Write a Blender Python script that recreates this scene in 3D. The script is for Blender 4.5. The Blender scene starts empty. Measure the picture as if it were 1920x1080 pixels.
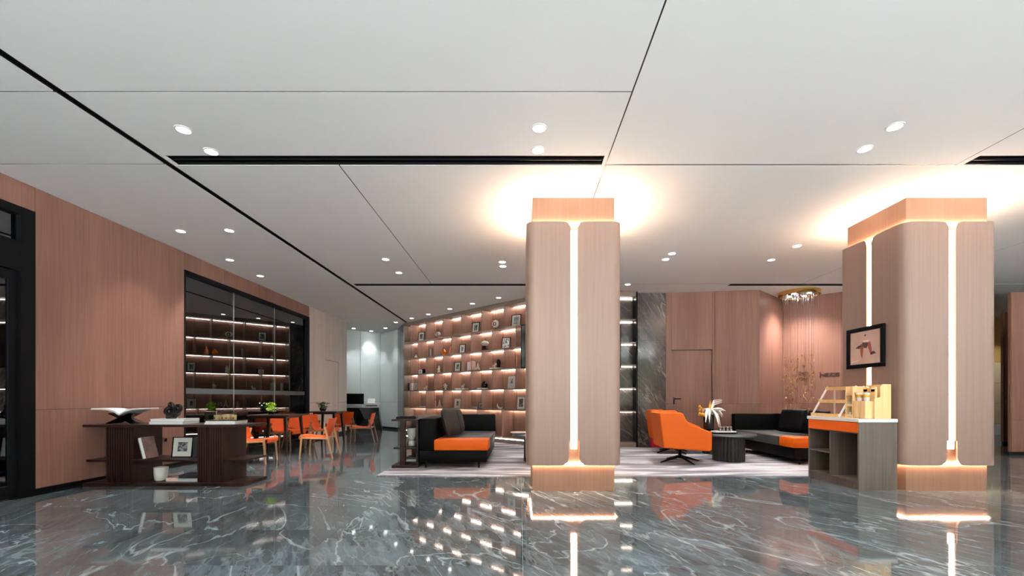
import bpy, bmesh, math, random
from mathutils import Vector, Matrix
random.seed(7)
R = math.radians
scene = bpy.context.scene
C = scene.collection

# ---------------------------------------------------------------- camera, world, exposure
F = 820.0                      # focal length in pixels of the 1920x1080 frame
cam_d = bpy.data.cameras.new('camera')
cam = bpy.data.objects.new('camera', cam_d)
C.objects.link(cam)
cam.location = (0, 0, 1.15)
cam.rotation_euler = (R(90), 0, 0)
cam_d.sensor_fit = 'HORIZONTAL'
cam_d.sensor_width = 36
cam_d.lens = 36 * F / 1920
cam_d.shift_x = -15 / 1920
cam_d.shift_y = 206 / 1920
cam_d.clip_start = 0.05
scene.camera = cam

world = bpy.data.worlds.new('daylight')
scene.world = world
world.use_nodes = True
bg = world.node_tree.nodes['Background']
bg.inputs['Color'].default_value = (0.86, 0.93, 1.0, 1)
bg.inputs['Strength'].default_value = 0.75

vs = scene.view_settings
vs.view_transform = 'Standard'
vs.look = 'None'
vs.gamma = 1
vs.use_curve_mapping = False
vs.exposure = 0.52

# the sun stands high over the forecourt behind the camera, beyond the open front of the lobby; it never enters the room, but its bounce off the added paving lifts the ceiling
sun_d = bpy.data.lights.new('sun', 'SUN')
sun_d.energy = 205.0
sun_d.color = (0.90, 0.96, 1.0)
sun_d.angle = R(0.6)
sun = bpy.data.objects.new('sun', sun_d)
C.objects.link(sun)
sun.location = (12, -20, 15)
sun.rotation_euler = (R(9), R(32), 0)

SPOT = 88.0       # watts of a ceiling downlight
LED_WHITE = (1.0, 0.84, 0.72)
LED_WARM = (1.0, 0.69, 0.47)

# ---------------------------------------------------------------- materials
MATS = {}
def srgb(r, g, b):
    f = lambda c: c / 12.92 if c <= 0.04045 else ((c + 0.055) / 1.055) ** 2.4
    return (f(r / 255), f(g / 255), f(b / 255), 1)

def new_mat(name):
    m = bpy.data.materials.new(name)
    m.use_nodes = True
    MATS[name] = m
    nt = m.node_tree
    return m, nt, nt.nodes['Principled BSDF']

def N(nt, kind, **kw):
    n = nt.nodes.new(kind)
    for k, v in kw.items():
        if k.startswith('i_'):
            key = k[2:]
            key = int(key) if key.isdigit() else key
            n.inputs[key].default_value = v
        else:
            setattr(n, k, v)
    return n

def ramp(nt, stops):
    n = nt.nodes.new('ShaderNodeValToRGB')
    e = n.color_ramp.elements
    while len(e) < len(stops):
        e.new(0.5)
    for el, (p, c) in zip(e, stops):
        el.position = p
        el.color = c
    return n

def plain(name, col, rough=0.5, metal=0.0, spec=0.5, noise=0.06, nscale=30, bump=0.0, coat=0.0):
    """a principled material with a faint procedural mottling of its colour"""
    m, nt, b = new_mat(name)
    L = nt.links
    tc = N(nt, 'ShaderNodeTexCoord')
    nz = N(nt, 'ShaderNodeTexNoise')
    nz.inputs['Scale'].default_value = nscale
    nz.inputs['Detail'].default_value = 3
    L.new(tc.outputs['Object'], nz.inputs['Vector'])
    lo = tuple(max(0, c * (1 - noise)) for c in col[:3]) + (1,)
    hi = tuple(min(1, c * (1 + noise)) for c in col[:3]) + (1,)
    rp = ramp(nt, [(0.3, lo), (0.7, hi)])
    L.new(nz.outputs['Fac'], rp.inputs['Fac'])
    L.new(rp.outputs['Color'], b.inputs['Base Color'])
    b.inputs['Roughness'].default_value = rough
    b.inputs['Metallic'].default_value = metal
    b.inputs['Specular IOR Level'].default_value = spec
    b.inputs['Coat Weight'].default_value = coat
    if bump:
        bp = N(nt, 'ShaderNodeBump')
        bp.inputs['Strength'].default_value = bump
        bp.inputs['Distance'].default_value = 0.002
        L.new(nz.outputs['Fac'], bp.inputs['Height'])
        L.new(bp.outputs['Normal'], b.inputs['Normal'])
    return m

def wood(name, c1, c2, rough=0.45, scale=(45, 45, 1.2), broad=(3, 3, 0.15), spec=0.35):
    """straight grained veneer: fine streaks plus broad bands, both along local z"""
    m, nt, b = new_mat(name)
    L = nt.links
    tc = N(nt, 'ShaderNodeTexCoord')
    oi = N(nt, 'ShaderNodeObjectInfo')
    mul = N(nt, 'ShaderNodeVectorMath', operation='SCALE')
    comb = N(nt, 'ShaderNodeCombineXYZ')
    for i in (0, 1, 2):
        L.new(oi.outputs['Random'], comb.inputs[i])
    L.new(comb.outputs[0], mul.inputs[0])
    mul.inputs['Scale'].default_value = 37
    add = N(nt, 'ShaderNodeVectorMath', operation='ADD')
    L.new(tc.outputs['Object'], add.inputs[0])
    L.new(mul.outputs[0], add.inputs[1])
    facs = []
    for sc_, det in ((scale, 4), (broad, 2)):
        mp = N(nt, 'ShaderNodeMapping')
        mp.inputs['Scale'].default_value = sc_
        L.new(add.outputs[0], mp.inputs['Vector'])
        nz = N(nt, 'ShaderNodeTexNoise')
        nz.inputs['Scale'].default_value = 1
        nz.inputs['Detail'].default_value = det
        L.new(mp.outputs[0], nz.inputs['Vector'])
        facs.append(nz.outputs['Fac'])
    mx = N(nt, 'ShaderNodeMath', operation='ADD')
    L.new(facs[0], mx.inputs[0])
    L.new(facs[1], mx.inputs[1])
    hf = N(nt, 'ShaderNodeMath', operation='MULTIPLY')
    L.new(mx.outputs[0], hf.inputs[0])
    hf.inputs[1].default_value = 0.5
    rp = ramp(nt, [(0.36, c1), (0.64, c2)])
    L.new(hf.outputs[0], rp.inputs['Fac'])
    L.new(rp.outputs['Color'], b.inputs['Base Color'])
    b.inputs['Roughness'].default_value = rough
    b.inputs['Specular IOR Level'].default_value = spec
    return m

def marble(name, dark, mid, vein, rough, per_object=True, rot=25, vein_amt=0.7, sc=1.0, ior=1.5, streak=0.35):
    m, nt, b = new_mat(name)
    L = nt.links
    tc = N(nt, 'ShaderNodeTexCoord')
    vec = tc.outputs['Object']
    if per_object:
        oi = N(nt, 'ShaderNodeObjectInfo')
        comb = N(nt, 'ShaderNodeCombineXYZ')
        for i in (0, 1, 2):
            L.new(oi.outputs['Random'], comb.inputs[i])
        mul = N(nt, 'ShaderNodeVectorMath', operation='SCALE')
        mul.inputs['Scale'].default_value = 91
        L.new(comb.outputs[0], mul.inputs[0])
        add = N(nt, 'ShaderNodeVectorMath', operation='ADD')
        L.new(vec, add.inputs[0])
        L.new(mul.outputs[0], add.inputs[1])
        vec = add.outputs[0]
    mr_ = N(nt, 'ShaderNodeMapping')
    mr_.inputs['Rotation'].default_value = (0, 0, R(rot)) if per_object else (0, R(rot), 0)
    L.new(vec, mr_.inputs['Vector'])
    mp = N(nt, 'ShaderNodeMapping')
    mp.inputs['Scale'].default_value = (0.60 * sc, 1.7 * sc, 1.0 * sc) if per_object else (1.6 * sc, 1 * sc, 0.5 * sc)
    L.new(mr_.outputs[0], mp.inputs['Vector'])
    # fine streaks drawn out along the grain of the stone
    ms = N(nt, 'ShaderNodeMapping')
    ms.inputs['Scale'].default_value = (1.1, 9.0, 4.0) if per_object else (9.0, 4.0, 1.1)
    L.new(mr_.outputs[0], ms.inputs['Vector'])
    stn = N(nt, 'ShaderNodeTexNoise')
    stn.inputs['Scale'].default_value = 1.6
    stn.inputs['Detail'].default_value = 6
    stn.inputs['Roughness'].default_value = 0.65
    stn.inputs['Distortion'].default_value = 0.8
    L.new(ms.outputs[0], stn.inputs['Vector'])
    cln = N(nt, 'ShaderNodeTexNoise')
    cln.inputs['Scale'].default_value = 1.3
    cln.inputs['Detail'].default_value = 7
    cln.inputs['Roughness'].default_value = 0.62
    cln.inputs['Distortion'].default_value = 0.7
    L.new(mp.outputs[0], cln.inputs['Vector'])
    cl = N(nt, 'ShaderNodeMix', data_type='FLOAT')
    cl.inputs['Factor'].default_value = streak
    L.new(cln.outputs['Fac'], cl.inputs['A'])
    L.new(stn.outputs['Fac'], cl.inputs['B'])
    rp = ramp(nt, [(0.36, dark), (0.5, mid), (0.66, tuple(min(1, c * 1.9) for c in mid[:3]) + (1,))])
    L.new(cl.outputs['Result'], rp.inputs['Fac'])
    col = rp.outputs['Color']
    for scale, width, dist, amt in ((0.8, 0.010, 1.5, vein_amt), (2.0, 0.012, 0.9, vein_amt * 0.35), (4.5, 0.03, 0.5, vein_amt * 0.22)):
        nz = N(nt, 'ShaderNodeTexNoise')
        nz.inputs['Scale'].default_value = scale
        nz.inputs['Detail'].default_value = 5
        nz.inputs['Distortion'].default_value = dist
        L.new(mp.outputs[0], nz.inputs['Vector'])
        s = N(nt, 'ShaderNodeMath', operation='SUBTRACT')
        L.new(nz.outputs['Fac'], s.inputs[0])
        s.inputs[1].default_value = 0.5
        a = N(nt, 'ShaderNodeMath', operation='ABSOLUTE')
        L.new(s.outputs[0], a.inputs[0])
        mr = N(nt, 'ShaderNodeMapRange')
        mr.inputs['From Min'].default_value = 0
        mr.inputs['From Max'].default_value = width
        mr.inputs['To Min'].default_value = amt
        mr.inputs['To Max'].default_value = 0
        L.new(a.outputs[0], mr.inputs['Value'])
        gate = N(nt, 'ShaderNodeMath', operation='MULTIPLY')
        L.new(mr.outputs[0], gate.inputs[0])
        L.new(cl.outputs['Result'], gate.inputs[1])
        mix = N(nt, 'ShaderNodeMix', data_type='RGBA')
        L.new(gate.outputs[0], mix.inputs['Factor'])
        L.new(col, mix.inputs['A'])
        mix.inputs['B'].default_value = vein
        col = mix.outputs['Result']
    L.new(col, b.inputs['Base Color'])
    b.inputs['Roughness'].default_value = rough
    b.inputs['IOR'].default_value = ior
    return m

def emit(name, col, strength):
    m, nt, b = new_mat(name)
    b.inputs['Base Color'].default_value = (0.8, 0.8, 0.8, 1)
    b.inputs['Emission Color'].default_value = tuple(col[:3]) + (1,)
    b.inputs['Emission Strength'].default_value = strength
    return m

def pane(name, tint, ior, rough=0.0):
    """thin coated glass: a mirror image of the room over what lies behind it"""
    m, nt, b = new_mat(name)
    L = nt.links
    nt.nodes.remove(b)
    tr = N(nt, 'ShaderNodeBsdfTransparent')
    tr.inputs['Color'].default_value = tint
    gl = N(nt, 'ShaderNodeBsdfGlossy')
    gl.inputs['Roughness'].default_value = rough
    gl.inputs['Color'].default_value = (0.86, 0.93, 1.0, 1)
    fr = N(nt, 'ShaderNodeFresnel')
    fr.inputs['IOR'].default_value = ior
    mx = N(nt, 'ShaderNodeMixShader')
    L.new(fr.outputs[0], mx.inputs[0])
    L.new(tr.outputs[0], mx.inputs[1])
    L.new(gl.outputs[0], mx.inputs[2])
    L.new(mx.outputs[0], nt.nodes['Material Output'].inputs['Surface'])
    return m

def picture(name, c1, c2, c3, scale=9, seed=0.0):
    m, nt, b = new_mat(name)
    L = nt.links
    tc = N(nt, 'ShaderNodeTexCoord')
    mp = N(nt, 'ShaderNodeMapping')
    mp.inputs['Location'].default_value = (seed, seed * 1.7, seed * 0.6)
    L.new(tc.outputs['Object'], mp.inputs['Vector'])
    nz = N(nt, 'ShaderNodeTexNoise')
    nz.inputs['Scale'].default_value = scale
    nz.inputs['Detail'].default_value = 5
    L.new(mp.outputs[0], nz.inputs['Vector'])
    rp = ramp(nt, [(0.38, c1), (0.5, c2), (0.6, c3)])
    L.new(nz.outputs['Fac'], rp.inputs['Fac'])
    L.new(rp.outputs['Color'], b.inputs['Base Color'])
    b.inputs['Roughness'].default_value = 0.4
    return m

plain('ceiling_white', srgb(242, 242, 242), 0.7, noise=0.01, nscale=2)
plain('black_void', (0.006, 0.006, 0.007, 1), 0.35, noise=0.0)
plain('black_metal', (0.006, 0.006, 0.007, 1), 0.3, spec=0.05, noise=0.05)
wood('rose_wood', srgb(118, 81, 69), srgb(136, 98, 84))
wood('shell_wood', srgb(125, 101, 89), srgb(134, 109, 97), scale=(60, 60, 1.0))
wood('core_wood', srgb(126, 92, 73), srgb(138, 103, 83), scale=(60, 60, 1.0))
wood('pale_wood', srgb(206, 194, 188), srgb(222, 212, 206))
plain('white_wall', srgb(226, 232, 230), 0.4, noise=0.02, nscale=4)
marble('floor_marble', (0.024, 0.030, 0.032, 1), (0.070, 0.086, 0.093, 1), (0.70, 0.77, 0.80, 1), 0.05, True, 62, 0.55, 0.7, 1.5, 0.45)
marble('wall_marble', (0.034, 0.029, 0.027, 1), (0.070, 0.061, 0.057, 1), (0.55, 0.50, 0.46, 1), 0.10, False, 35, 0.6, 1.0, 1.5, 0.2)
plain('grout', srgb(150, 152, 152), 0.6)
wood('dark_wood', (0.012, 0.0045, 0.0035, 1), (0.027, 0.010, 0.0075, 1), 0.38, spec=0.2)
wood('shelf_wood', srgb(136, 102, 89), srgb(160, 124, 109), 0.4)
plain('shelf_edge', srgb(128, 112, 100), 0.35, noise=0.04)
wood('light_oak', srgb(222, 178, 120), srgb(240, 203, 150), 0.5)
wood('grey_oak', srgb(75, 65, 58), srgb(100, 88, 80), 0.5, scale=(50, 50, 1.5), broad=(9, 9, 0.3))
wood('walnut_leg', srgb(110, 74, 52), srgb(146, 102, 74), 0.4)
wood('tan_leg', srgb(176, 126, 86), srgb(200, 150, 108), 0.4)
plain('orange_leather', srgb(204, 88, 12), 0.5, spec=0.18, noise=0.05, nscale=60, bump=0.15)
plain('orange_chair_leather', srgb(212, 80, 26), 0.5, spec=0.2, noise=0.06, nscale=40, bump=0.15)
plain('orange_lacquer', srgb(214, 88, 18), 0.35, noise=0.02)
plain('black_leather', (0.004, 0.0043, 0.0046, 1), 0.45, spec=0.04, noise=0.15, nscale=80, bump=0.25)
plain('seat_sheen_grey', (0.034, 0.036, 0.039, 1), 0.5, noise=0.25, nscale=120, bump=0.3)  # black sofa seat greyed to hold the sheen of the spotlights
plain('brown_velvet', srgb(36, 29, 26), 0.75, noise=0.2, nscale=60, bump=0.3)
plain('white_gloss', srgb(236, 236, 236), 0.3, noise=0.02)
plain('white_ceramic', srgb(232, 226, 220), 0.3, noise=0.04)
plain('white_stone', srgb(232, 232, 230), 0.25, noise=0.03)
plain('paper', srgb(238, 238, 236), 0.6, noise=0.03, nscale=90)
plain('grey_paper', srgb(170, 172, 176), 0.6, noise=0.05)
plain('brass', srgb(212, 168, 96), 0.25, metal=1.0, noise=0.06)
plain('bronze', srgb(168, 122, 72), 0.3, metal=1.0, noise=0.1)
plain('chrome', (0.8, 0.8, 0.82, 1), 0.12, metal=1.0, noise=0.02)
plain('grey_metal', (0.09, 0.095, 0.105, 1), 0.28, metal=0.3, noise=0.05)
plain('charcoal_wood', (0.014, 0.015, 0.017, 1), 0.42, spec=0.3, noise=0.1)
plain('crimson', srgb(190, 18, 52), 0.4, noise=0.3, nscale=25)
plain('leaf_green', srgb(150, 190, 50), 0.55, noise=0.3, nscale=40)
plain('dark_green', srgb(60, 84, 34), 0.6, noise=0.3, nscale=40)
plain('petal_white', srgb(246, 240, 236), 0.7, noise=0.04)
plain('gold_leaf', srgb(214, 150, 28), 0.5, noise=0.2, nscale=30)
plain('screen_black', (0.008, 0.014, 0.013, 1), 0.12, noise=0.02)
plain('desk_black', (0.012, 0.013, 0.016, 1), 0.30, noise=0.08)
plain('maple', srgb(222, 190, 140), 0.55, noise=0.15, nscale=30)
plain('cream_tile', srgb(226, 208, 172), 0.35, noise=0.03)
plain('tan_plaster', srgb(206, 166, 100), 0.5, noise=0.03)
plain('cover_brown', srgb(112, 84, 78), 0.5, noise=0.3, nscale=14)
plain('cover_black', (0.012, 0.012, 0.014, 1), 0.4, noise=0.1)
plain('cover_navy', srgb(40, 46, 70), 0.45, noise=0.1)
plain('cover_pink', srgb(222, 190, 180), 0.5, noise=0.1, nscale=12)
plain('socket_brown', srgb(120, 82, 68), 0.4)
plain('trim_white', srgb(244, 244, 242), 0.4, noise=0.01)
plain('orange_glaze', srgb(242, 120, 34), 0.15, noise=0.08)
plain('peach_glaze', srgb(238, 150, 110), 0.2, noise=0.08)
plain('dark_glaze', (0.007, 0.006, 0.006, 1), 0.2, spec=0.2, noise=0.1)
plain('pewter', srgb(150, 150, 148), 0.35, metal=0.4)
plain('gold_band', srgb(196, 150, 44), 0.4, noise=0.06)
plain('lettering_brown', srgb(52, 26, 20), 0.4, noise=0.02)
plain('room_brown', srgb(110, 92, 78), 0.6)
emit('lens_emit', (1.0, 0.96, 0.9), 14)
emit('lens_cool', (0.92, 0.98, 1.0), 16)
emit('slot_led', LED_WARM, 9)
emit('cove_led', LED_WARM, 160)
emit('base_led', LED_WARM, 110)
emit('shelf_led', LED_WHITE, 30)
emit('marble_shelf_led', LED_WHITE, 12)
emit('chandelier_led', (1.0, 0.95, 0.88), 25)
pane('mirror_glass', (0.30, 0.33, 0.35, 1), 2.4)
pane('clear_glass', (0.95, 0.97, 0.97, 1), 1.5)
plain('frosted_film', srgb(62, 70, 74), 0.5, noise=0.02)
picture('photo_mono', (0.01, 0.01, 0.01, 1), (0.09, 0.09, 0.09, 1), (0.32, 0.32, 0.32, 1), 26, 1)
picture('photo_green', srgb(40, 66, 52), srgb(92, 120, 96), srgb(170, 184, 160), 22, 2)
picture('photo_blue', srgb(44, 62, 104), srgb(92, 110, 150), srgb(190, 200, 214), 20, 3)
picture('photo_teal', srgb(120, 150, 156), srgb(160, 180, 182), srgb(196, 206, 204), 16, 4)
picture('photo_ink', (0.01, 0.01, 0.01, 1), (0.7, 0.7, 0.68, 1), (0.86, 0.86, 0.84, 1), 24, 5)
picture('art_ground', srgb(196, 160, 146), srgb(202, 168, 154), srgb(210, 176, 162), 3, 6)
plain('art_red', srgb(150, 70, 52), 0.5)
plain('art_dark', srgb(64, 52, 46), 0.5)
plain('art_pale', srgb(240, 220, 200), 0.5)
plain('light_block_green', srgb(58, 70, 50), 0.9, noise=0.3, nscale=3)
plain('bounce_paving', srgb(190, 190, 186), 0.9, noise=0.05, nscale=2)
plain('mat_board', srgb(226, 222, 214), 0.7, noise=0.02)

# rug: pale wool with sweeping streaks
def rug_mat():
    m, nt, b = new_mat('rug_wool')
    L = nt.links
    tc = N(nt, 'ShaderNodeTexCoord')
    mp = N(nt, 'ShaderNodeMapping')
    mp.inputs['Rotation'].default_value = (0, 0, R(-22))
    mp.inputs['Scale'].default_value = (0.30, 2.4, 1)
    L.new(tc.outputs['Object'], mp.inputs['Vector'])
    nz = N(nt, 'ShaderNodeTexNoise')
    nz.inputs['Scale'].default_value = 1.5
    nz.inputs['Detail'].default_value = 4
    nz.inputs['Distortion'].default_value = 1.0
    L.new(mp.outputs[0], nz.inputs['Vector'])
    rp = ramp(nt, [(0.36, srgb(104, 101, 107)), (0.46, srgb(140, 138, 145)), (0.53, srgb(196, 196, 202)), (0.62, srgb(132, 131, 138))])
    L.new(nz.outputs['Fac'], rp.inputs['Fac'])
    L.new(rp.outputs['Color'], b.inputs['Base Color'])
    b.inputs['Roughness'].default_value = 0.95
    b.inputs['Specular IOR Level'].default_value = 0.1
    f = N(nt, 'ShaderNodeTexNoise')
    f.inputs['Scale'].default_value = 300
    L.new(tc.outputs['Object'], f.inputs['Vector'])
    bp = N(nt, 'ShaderNodeBump')
    bp.inputs['Strength'].default_value = 0.5
    bp.inputs['Distance'].default_value = 0.003
    L.new(f.outputs['Fac'], bp.inputs['Height'])
    L.new(bp.outputs['Normal'], b.inputs['Normal'])
rug_mat()

# ---------------------------------------------------------------- mesh helpers
class MB:
    """collects shapes in one bmesh; build() links them as ONE mesh object"""
    def __init__(self):
        self.bm = bmesh.new()
    def _put(self, verts, faces, M=None):
        vs_ = [self.bm.verts.new((M @ Vector(v)) if M is not None else v) for v in verts]
        for f in faces:
            try:
                self.bm.faces.new([vs_[i] for i in f])
            except ValueError:
                pass
        return vs_
    def box(self, x0, x1, y0, y1, z0, z1, bev=0.0, M=None, seg=2):
        v = [(x0, y0, z0), (x1, y0, z0), (x1, y1, z0), (x0, y1, z0), (x0, y0, z1), (x1, y0, z1), (x1, y1, z1), (x0, y1, z1)]
        f = [(3, 2, 1, 0), (4, 5, 6, 7), (0, 1, 5, 4), (1, 2, 6, 5), (2, 3, 7, 6), (3, 0, 4, 7)]
        vv = self._put(v, f, M)
        if bev:
            es = set()
            for q in vv:
                es.update(q.link_edges)
            bmesh.ops.bevel(self.bm, geom=list(es), offset=bev, segments=seg, affect='EDGES', profile=0.5)
        return self
    def prism(self, poly, z0, z1, M=None):
        """poly: counter-clockwise points in xy, extruded from z0 to z1"""
        n = len(poly)
        v = [(x, y, z0) for x, y in poly] + [(x, y, z1) for x, y in poly]
        f = [tuple(reversed(range(n))), tuple(range(n, 2 * n))]
        f += [(i, (i + 1) % n, n + (i + 1) % n, n + i) for i in range(n)]
        self._put(v, f, M)
        return self
    def lathe(self, prof, n=24, M=None, flute=None):
        v, f = [], []
        for r, z in prof:
            for k in range(n):
                a = 2 * math.pi * k / n
                rr = r * (1 + (flute[1] * abs(math.sin(a * flute[0] / 2)) if flute else 0))
                v.append((rr * math.cos(a), rr * math.sin(a), z))
        for i in range(len(prof) - 1):
            for k in range(n):
                k2 = (k + 1) % n
                f.append((i * n + k, i * n + k2, (i + 1) * n + k2, (i + 1) * n + k))
        f.append(tuple(reversed(range(n))))
        f.append(tuple(range((len(prof) - 1) * n, len(prof) * n)))
        self._put(v, f, M)
        return self
    def cyl(self, cx, cy, z0, z1, r0, r1=None, n=20, M=None):
        r1 = r0 if r1 is None else r1
        T = Matrix.Translation((cx, cy, 0))
        return self.lathe([(r0, z0), (r1, z1)], n, (M @ T) if M is not None else T)
    def ball(self, c, r, n=14, M=None):
        rx, ry, rz = r if isinstance(r, tuple) else (r, r, r)
        prof = [(max(0.02, math.sin(math.pi * i / n)), -math.cos(math.pi * i / n)) for i in range(n + 1)]
        T = Matrix.Translation(c) @ Matrix.Diagonal((rx, ry, rz, 1))
        return self.lathe(prof, max(10, n), (M @ T) if M is not None else T)
    def tube(self, pts, r, n=8, M=None, closed=False):
        """round bar through pts; r a number or one radius for each point"""
        P = [Vector(p) for p in pts]
        rs = r if isinstance(r, (list, tuple)) else [r] * len(P)
        v, f = [], []
        m = len(P)
        up = Vector((0.13, 0.21, 0.97))
        for i, p in enumerate(P):
            if closed:
                d = P[(i + 1) % m] - P[i - 1]
            else:
                d = P[min(i + 1, m - 1)] - P[max(i - 1, 0)]
            d.normalize()
            a = d.cross(up)
            if a.length < 1e-3:
                a = d.cross(Vector((1, 0, 0)))
            a.normalize()
            b = d.cross(a)
            for k in range(n):
                t = 2 * math.pi * k / n
                q = p + (a * math.cos(t) + b * math.sin(t)) * rs[i]
                v.append(tuple(q))
        rng = m if closed else m - 1
        for i in range(rng):
            j = (i + 1) % m
            for k in range(n):
                k2 = (k + 1) % n
                f.append((i * n + k, j * n + k, j * n + k2, i * n + k2))
        if not closed:
            f.append(tuple(range(n)))
            f.append(tuple(reversed(range((m - 1) * n, m * n))))
        self._put(v, f, M)
        return self
    def bar(self, a, b, w, d=None, M=None, taper=1.0):
        """rectangular bar from a to b"""
        d = w if d is None else d
        a, b = Vector(a), Vector(b)
        t = (b - a).normalized()
        s = t.cross(Vector((0, 1, 0)))
        if s.length < 1e-3:
            s = Vector((1, 0, 0))
        s.normalize()
        u = t.cross(s)
        v = []
        for p, k in ((a, taper), (b, 1.0)):
            for i, j in ((-1, -1), (1, -1), (1, 1), (-1, 1)):
                v.append(tuple(p + s * (i * w / 2 * k) + u * (j * d / 2 * k)))
        f = [(0, 1, 2, 3), (7, 6, 5, 4), (0, 4, 5, 1), (1, 5, 6, 2), (2, 6, 7, 3), (3, 7, 4, 0)]
        self._put(v, f, M)
        return self
    def sheet(self, prof, x0, x1, th, M=None, nx=1, bulge=0.0):
        """a curved sheet: profile (y,z) swept along x, thickness th"""
        m = len(prof)
        nrm = []
        for i in range(m):
            a = Vector(prof[max(i - 1, 0)])
            b = Vector(prof[min(i + 1, m - 1)])
            d = (b - a).normalized()
            nrm.append(Vector((-d.y, d.x)))
        v, f = [], []
        for s in (0, 1):
            for j in range(nx + 1):
                x = x0 + (x1 - x0) * j / nx
                k = 2.0 * j / nx - 1
                for i in range(m):
                    o = nrm[i] * (th * s + bulge * k * k)
                    v.append((x, prof[i][0] + o.x, prof[i][1] + o.y))
        S = (nx + 1) * m
        for j in range(nx):
            for i in range(m - 1):
                a = j * m + i
                f.append((a, a + 1, a + m + 1, a + m))
                f.append((S + a + m, S + a + m + 1, S + a + 1, S + a))
        for i in range(m - 1):
            f.append((i + 1, i, S + i, S + i + 1))
            e = nx * m + i
            f.append((e, e + 1, S + e + 1, S + e))
        for j in range(nx):
            a = j * m
            f.append((a, a + m, S + a + m, S + a))
            e = j * m + m - 1
            f.append((e + m, e, S + e, S + e + m))
        self._put(v, f, M)
        return self
    def pillow(self, w, h, t, M=None, n=12):
        """soft cushion lying in the xz plane, thickness along y"""
        v, f = [], []
        for s in (-1, 1):
            for i in range(n + 1):
                for j in range(n + 1):
                    u, q = 2 * i / n - 1, 2 * j / n - 1
                    k = max(0, (1 - u ** 4)) ** 0.5 * max(0, (1 - q ** 4)) ** 0.5
                    pin = 1 - 0.07 * (u * u * q * q)
                    v.append((u * w / 2 * pin, s * t / 2 * (0.10 + 0.9 * k), q * h / 2 * pin))
        S = (n + 1) ** 2
        for i in range(n):
            for j in range(n):
                a = i * (n + 1) + j
                f.append((a, a + n + 1, a + n + 2, a + 1))
                f.append((S + a + 1, S + a + n + 2, S + a + n + 1, S + a))
        rim = [i * (n + 1) for i in range(n + 1)] + [n * (n + 1) + j for j in range(1, n + 1)] + \
              [i * (n + 1) + n for i in range(n - 1, -1, -1)] + [j for j in range(n - 1, 0, -1)]
        for a, b in zip(rim, rim[1:] + rim[:1]):
            f.append((b, a, S + a, S + b))
        self._put(v, f, M)
        return self
    def build(self, name, mat, parent=None, loc=None, rotz=0.0, smooth=None):
        bm = self.bm
        bmesh.ops.recalc_face_normals(bm, faces=bm.faces)
        me = bpy.data.meshes.new(name)
        bm.to_mesh(me)
        bm.free()
        me.materials.append(MATS[mat])
        if smooth is not None:
            for p in me.polygons:
                p.use_smooth = True
            me.set_sharp_from_angle(angle=R(smooth))
        o = bpy.data.objects.new(name, me)
        C.objects.link(o)
        if parent is not None:
            o.parent = parent
        if loc is not None:
            o.location = loc
        if rotz:
            o.rotation_euler = (0, 0, rotz)
        return o

def tag(o, label=None, cat=None, group=None, kind=None):
    if label: o['label'] = label
    if cat: o['category'] = cat
    if group: o['group'] = group
    if kind: o['kind'] = kind
    return o

def thing(name, label, cat, loc=(0, 0, 0), rotz=0.0, group=None):
    o = bpy.data.objects.new(name, None)
    o.empty_display_size = 0.1
    C.objects.link(o)
    o.location = loc
    o.rotation_euler = (0, 0, rotz)
    return tag(o, label, cat, group)

def dup(o, parent=None, label=None, loc=None, rotz=None):
    c = o.copy()
    C.objects.link(c)
    c.parent = parent
    if label: c['label'] = label
    if loc is not None: c.location = loc
    if rotz is not None: c.rotation_euler = (0, 0, rotz)
    for ch in [x for x in o.children if x.type != 'LIGHT']:
        dup(ch, c)
    return c

def Rx(a): return Matrix.Rotation(a, 4, 'X')
def Ry(a): return Matrix.Rotation(a, 4, 'Y')
def Rz(a): return Matrix.Rotation(a, 4, 'Z')
def T(x, y, z): return Matrix.Translation((x, y, z))

# ================================================================ SETTING
H = 3.62          # ceiling height
XL, XR, YN, YF = -9.0, 16.2, -5.0, 17.4

# ---------------------------------------------------------------- floor
floor = MB().box(XL, XR, YN, YF, -0.2, -0.006).build('floor', 'grout')
tag(floor, 'polished dark grey marble floor with pale veins', 'floor', kind='structure')
TW, TD, TY0 = 1.6, 0.81, 0.57
tile0 = None
for i in range(-5, 10):
    for j in range(17):
        if tile0 is None:
            t = tile0 = MB().box(0.0015, TW - 0.0015, 0.0015, TD - 0.0015, -0.012, 0.0).build('floor_tile', 'floor_marble', floor)
        else:
            t = tile0.copy()
            C.objects.link(t)
        t.location = (0.02 + i * TW, TY0 + j * TD, 0)
sl = MB().box(XL, XR, YN, TY0 - 0.003, -0.012, 0).box(XL, XR, TY0 + 17 * TD + 0.003, YF, -0.012, 0).build('floor_slabs', 'floor_marble', floor)
sl['kind'] = 'stuff'

fc = MB().box(-40, 46, -45, -5.02, -0.2, -0.02).build('floor_bounce', 'bounce_paving')  # added reflector: sunlit ground that throws light up to the ceiling
tag(fc, 'added pale paving outside the lobby, bouncing sunlight to the ceiling', 'floor', kind='structure')
hg = MB().box(-40, 46, -13.2, -12, -0.02, 5.5).build('wall_light_block', 'light_block_green')  # added screen, unseen, keeps low outside light off the columns
tag(hg, 'added unseen green wall blocking light across the forecourt', 'wall', kind='structure')

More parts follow.
